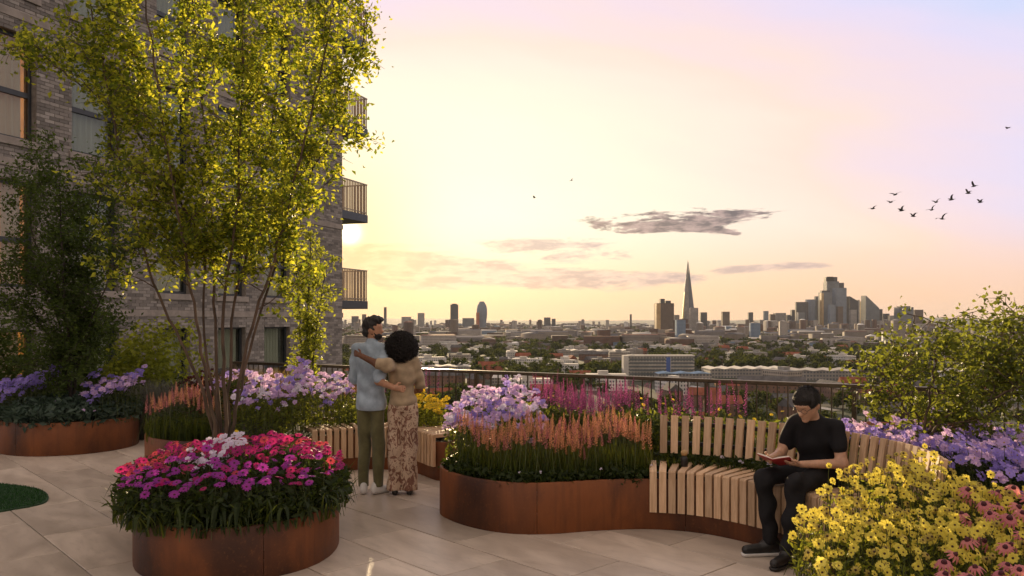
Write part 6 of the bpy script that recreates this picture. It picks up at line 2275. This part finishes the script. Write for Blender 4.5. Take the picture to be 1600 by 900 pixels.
    g.ell((0, 0.0, 0.62), (0.155, 0.13, 0.10), 0.04).ell((0, 0.0, 0.73), (0.145, 0.122, 0.17), 0.06).ell((0, 0.045, 0.86), (0.168, 0.124, 0.155), 0.05)
    g.cone((-0.135, 0.06, 0.96), (0.135, 0.06, 0.96), 0.060, 0.060, 0.04)
    g.chain([(-0.17, 0.06, 0.945), (-0.212, 0.085, 0.80)], [0.064, 0.059], 0.025).chain([(0.17, 0.06, 0.945), (0.222, 0.10, 0.80)], [0.064, 0.059], 0.025)
    g.cone((0, 0.072, 0.98), (0, 0.095, 1.02), 0.068, 0.062, 0.02)
    g.folds(0.010, 26, 10).above(0.56)
    link('t_shirt', g.mesh('reader_shirt'), root, mat=M['black'])
    # trousers
    g = Field((-0.34, -0.2, 0.05), (0.34, 0.72, 0.72), 0.007)
    g.ell((0, 0.0, 0.595), (0.172, 0.14, 0.095), 0.03)
    for s in (1, -1):
        a, b, c = legs[s]
        g.chain([a, b, (c[0], c[1], 0.12)], [0.094, 0.068, 0.054], 0.03)
    g.folds(0.009, 24, 11).above(0.085)
    link('trousers', g.mesh('reader_trousers'), root, mat=M['denim'])
    for (hx, hy), (tx, ty), nm in (((0.11, 0.42), (0.225, 0.625), 'far'), ((-0.088, 0.53), (-0.102, 0.765), 'near')):
        d = Vector((tx - hx, ty - hy)).normalized()
        g = Field((min(hx, tx) - 0.09, min(hy, ty) - 0.09, -0.002), (max(hx, tx) + 0.09, max(hy, ty) + 0.09, 0.16), 0.006)
        g.cone((hx, hy, 0.062), (tx, ty, 0.05), 0.045, 0.034, 0.03).cone((hx + d.x * 0.03, hy + d.y * 0.03, 0.105), (hx + d.x * 0.06, hy + d.y * 0.06, 0.095), 0.045, 0.046, 0.04).above(0.026)
        sh = link('shoe', g.mesh('reader_shoe'), root, mat=M['shoe_black'])
        g = Field((min(hx, tx) - 0.09, min(hy, ty) - 0.09, -0.002), (max(hx, tx) + 0.09, max(hy, ty) + 0.09, 0.09), 0.006)
        g.cone((hx, hy, 0.03), (tx, ty, 0.03), 0.050, 0.040, 0.03).above(0.002).below(0.027)
        link('sole', g.mesh('reader_sole'), sh, mat=M['shoe_white'] if nm == 'far' else M['shoe_black'])

    # ---------- red book, open, on the reader's knees
    w2 = Matrix.Translation((hip.x, hip.y, 0)) @ Matrix.Rotation(rz, 4, 'Z')
    M['book_red'] = mat_plain("book_cover_red", (0.42, 0.03, 0.035), 0.5, 0.1, 30, bmp=0.05)
    M['paper'] = mat_plain("paper", (0.68, 0.64, 0.56), 0.8, 0.05, 30, bmp=0.02)
    p = w2 @ Vector((0.075, 0.47, 0.70))
    root = thing('book', 'open red-covered book held on the knees of the seated man', 'book', p, rz + 0.25)
    for s in (-1, 1):
        T = Matrix.Rotation(math.radians(22), 4, 'X') @ Matrix.Rotation(math.radians(-14 * s), 4, 'Y')
        cv, pg = MB(), MB()
        cv.bevbox(0.0, 0.125, -0.095, 0.095, -0.003, 0.0, 0.001)
        nseg = 6
        vs = []
        for i in range(nseg + 1):
            t = i / nseg
            z = 0.004 + 0.012 * math.sin(min(1, t * 1.6) * math.pi * 0.5) * (1 - 0.55 * t)
            for y in (-0.09, 0.09):
                vs.append((t * 0.12, y, z))
                vs.append((t * 0.12, y, 0.001))
        fs = []
        for i in range(nseg):
            a = i * 4
            fs += [(a, a + 4, a + 6, a + 2), (a + 1, a + 3, a + 7, a + 5), (a, a + 1, a + 5, a + 4), (a + 2, a + 6, a + 7, a + 3)]
        a = nseg * 4
        fs += [(0, 2, 3, 1), (a, a + 1, a + 3, a + 2)]
        pg.add(vs, fs)
        if s < 0:
            for b_ in (cv, pg):
                b_.v = [(-x, y, z) for x, y, z in b_.v]
                b_.f = [tuple(reversed(q)) for q in b_.f]
        for nm, b_, mt in (('cover', cv, M['book_red']), ('pages', pg, M['paper'])):
            b_.v = [tuple(T @ Vector(v_)) for v_ in b_.v]
            link(nm, b_.mesh(nm, mt), root)


build_people()


# ------------------------------------------------------------------ small things
def build_small():
    # dark bottle with a tan round cap on the bench
    p = Vector((1.47, 6.86))
    root = thing('bottle', 'small black bottle with round tan cap on the left end of the bench seat', 'bottle', (p.x, p.y, 0.501))
    link('body', MB().lathe([(0.026, 0), (0.030, 0.004), (0.031, 0.06), (0.028, 0.075), (0.019, 0.084), (0.018, 0.09)], 20).mesh('body', M['shoe_black'], True), root)
    link('cap', MB().lathe([(0.014, 0.09), (0.024, 0.096), (0.029, 0.112), (0.026, 0.128), (0.015, 0.138), (0.003, 0.141)], 20).mesh('cap', mat_plain("cap_tan", (0.42, 0.25, 0.10), 0.5, 0.1), True), root)
    # birds
    M['bird'] = mat_plain("bird_dark", (0.05, 0.045, 0.042), 0.8, 0.3, 4, bmp=0)

    def bird_meshes(flap):
        b = MB()
        prof = [(-0.30, 0.012), (-0.2, 0.05), (-0.05, 0.075), (0.10, 0.07), (0.2, 0.045), (0.26, 0.04), (0.30, 0.018), (0.335, 0.004)]
        b.tube([(0, y, 0) for y, r in prof], [r for y, r in prof], 8)
        b.add([(-0.02, -0.27, 0.004), (0.02, -0.27, 0.004), (0.06, -0.42, 0.0), (-0.06, -0.42, 0.0)], [(0, 1, 2, 3)])
        wings = []
        for s in (-1, 1):
            w = MB()
            st = [(0.03, 0.13, -0.10, 0.03), (0.25, 0.17, -0.06, 0.03 + 0.22 * math.sin(flap)), (0.45, 0.12, -0.06, 0.03 + 0.22 * math.sin(flap) + 0.2 * math.sin(flap * 0.45)), (0.64, 0.02, -0.05, 0.03 + 0.22 * math.sin(flap) + 0.30 * math.sin(flap * 0.3))]
            vs = []
            for x, y0, y1, z in st:
                vs += [(s * x, y0, z + 0.008), (s * x, y1, z + 0.004), (s * x, y0, z - 0.006), (s * x, y1, z - 0.002)]
            fs = []
            for i in range(3):
                a = i * 4
                for q in ((a, a + 4, a + 5, a + 1), (a + 2, a + 3, a + 7, a + 6), (a, a + 2, a + 6, a + 4), (a + 1, a + 5, a + 7, a + 3)):
                    fs.append(q if s > 0 else tuple(reversed(q)))
            fs.append((12, 13, 15, 14))
            wings.append(w.add(vs, fs).mesh('wing', M['bird']))
        return b.mesh('bird_body', M['bird'], True), wings

    variants = [bird_meshes(x) for x in (0.9, 1.2, 0.5, 0.2)]
    rr = random.Random(5)
    flock = [(1364, 326), (1399, 304), (1392, 316), (1409, 329), (1427, 338), (1463, 316), (1456, 328), (1487, 312), (1472, 342), (1522, 291), (1513, 302), (1532, 316)]

    def bird(px, py, D, label, group, k, s):
        bm, wings = variants[k]
        p = at(px, py, D)
        o = link('bird', bm, None, p, (rr.uniform(-0.3, 0.1), rr.uniform(-0.35, 0.35), rr.uniform(-1.0, 1.0) + 1.2))
        o.scale = (s, s, s)
        tag(o, label, 'bird', group)
        for w in wings:
            link('wing', w, o)
    for px, py in flock:
        bird(px, py, 95, 'small dark bird flying in the flock above the shrub tree', 'birds of the flock at the right', rr.randrange(3), rr.uniform(1.05, 1.3))
    bird(1575, 200, 100, 'lone dark bird high in the sky at the right edge', None, 3, 0.9)
    bird(893, 282, 150, 'tiny lone bird high above the grey cloud', None, 2, 0.9)
    bird(835, 309, 150, 'tiny lone bird left of the grey cloud', None, 1, 1.0)


build_small()
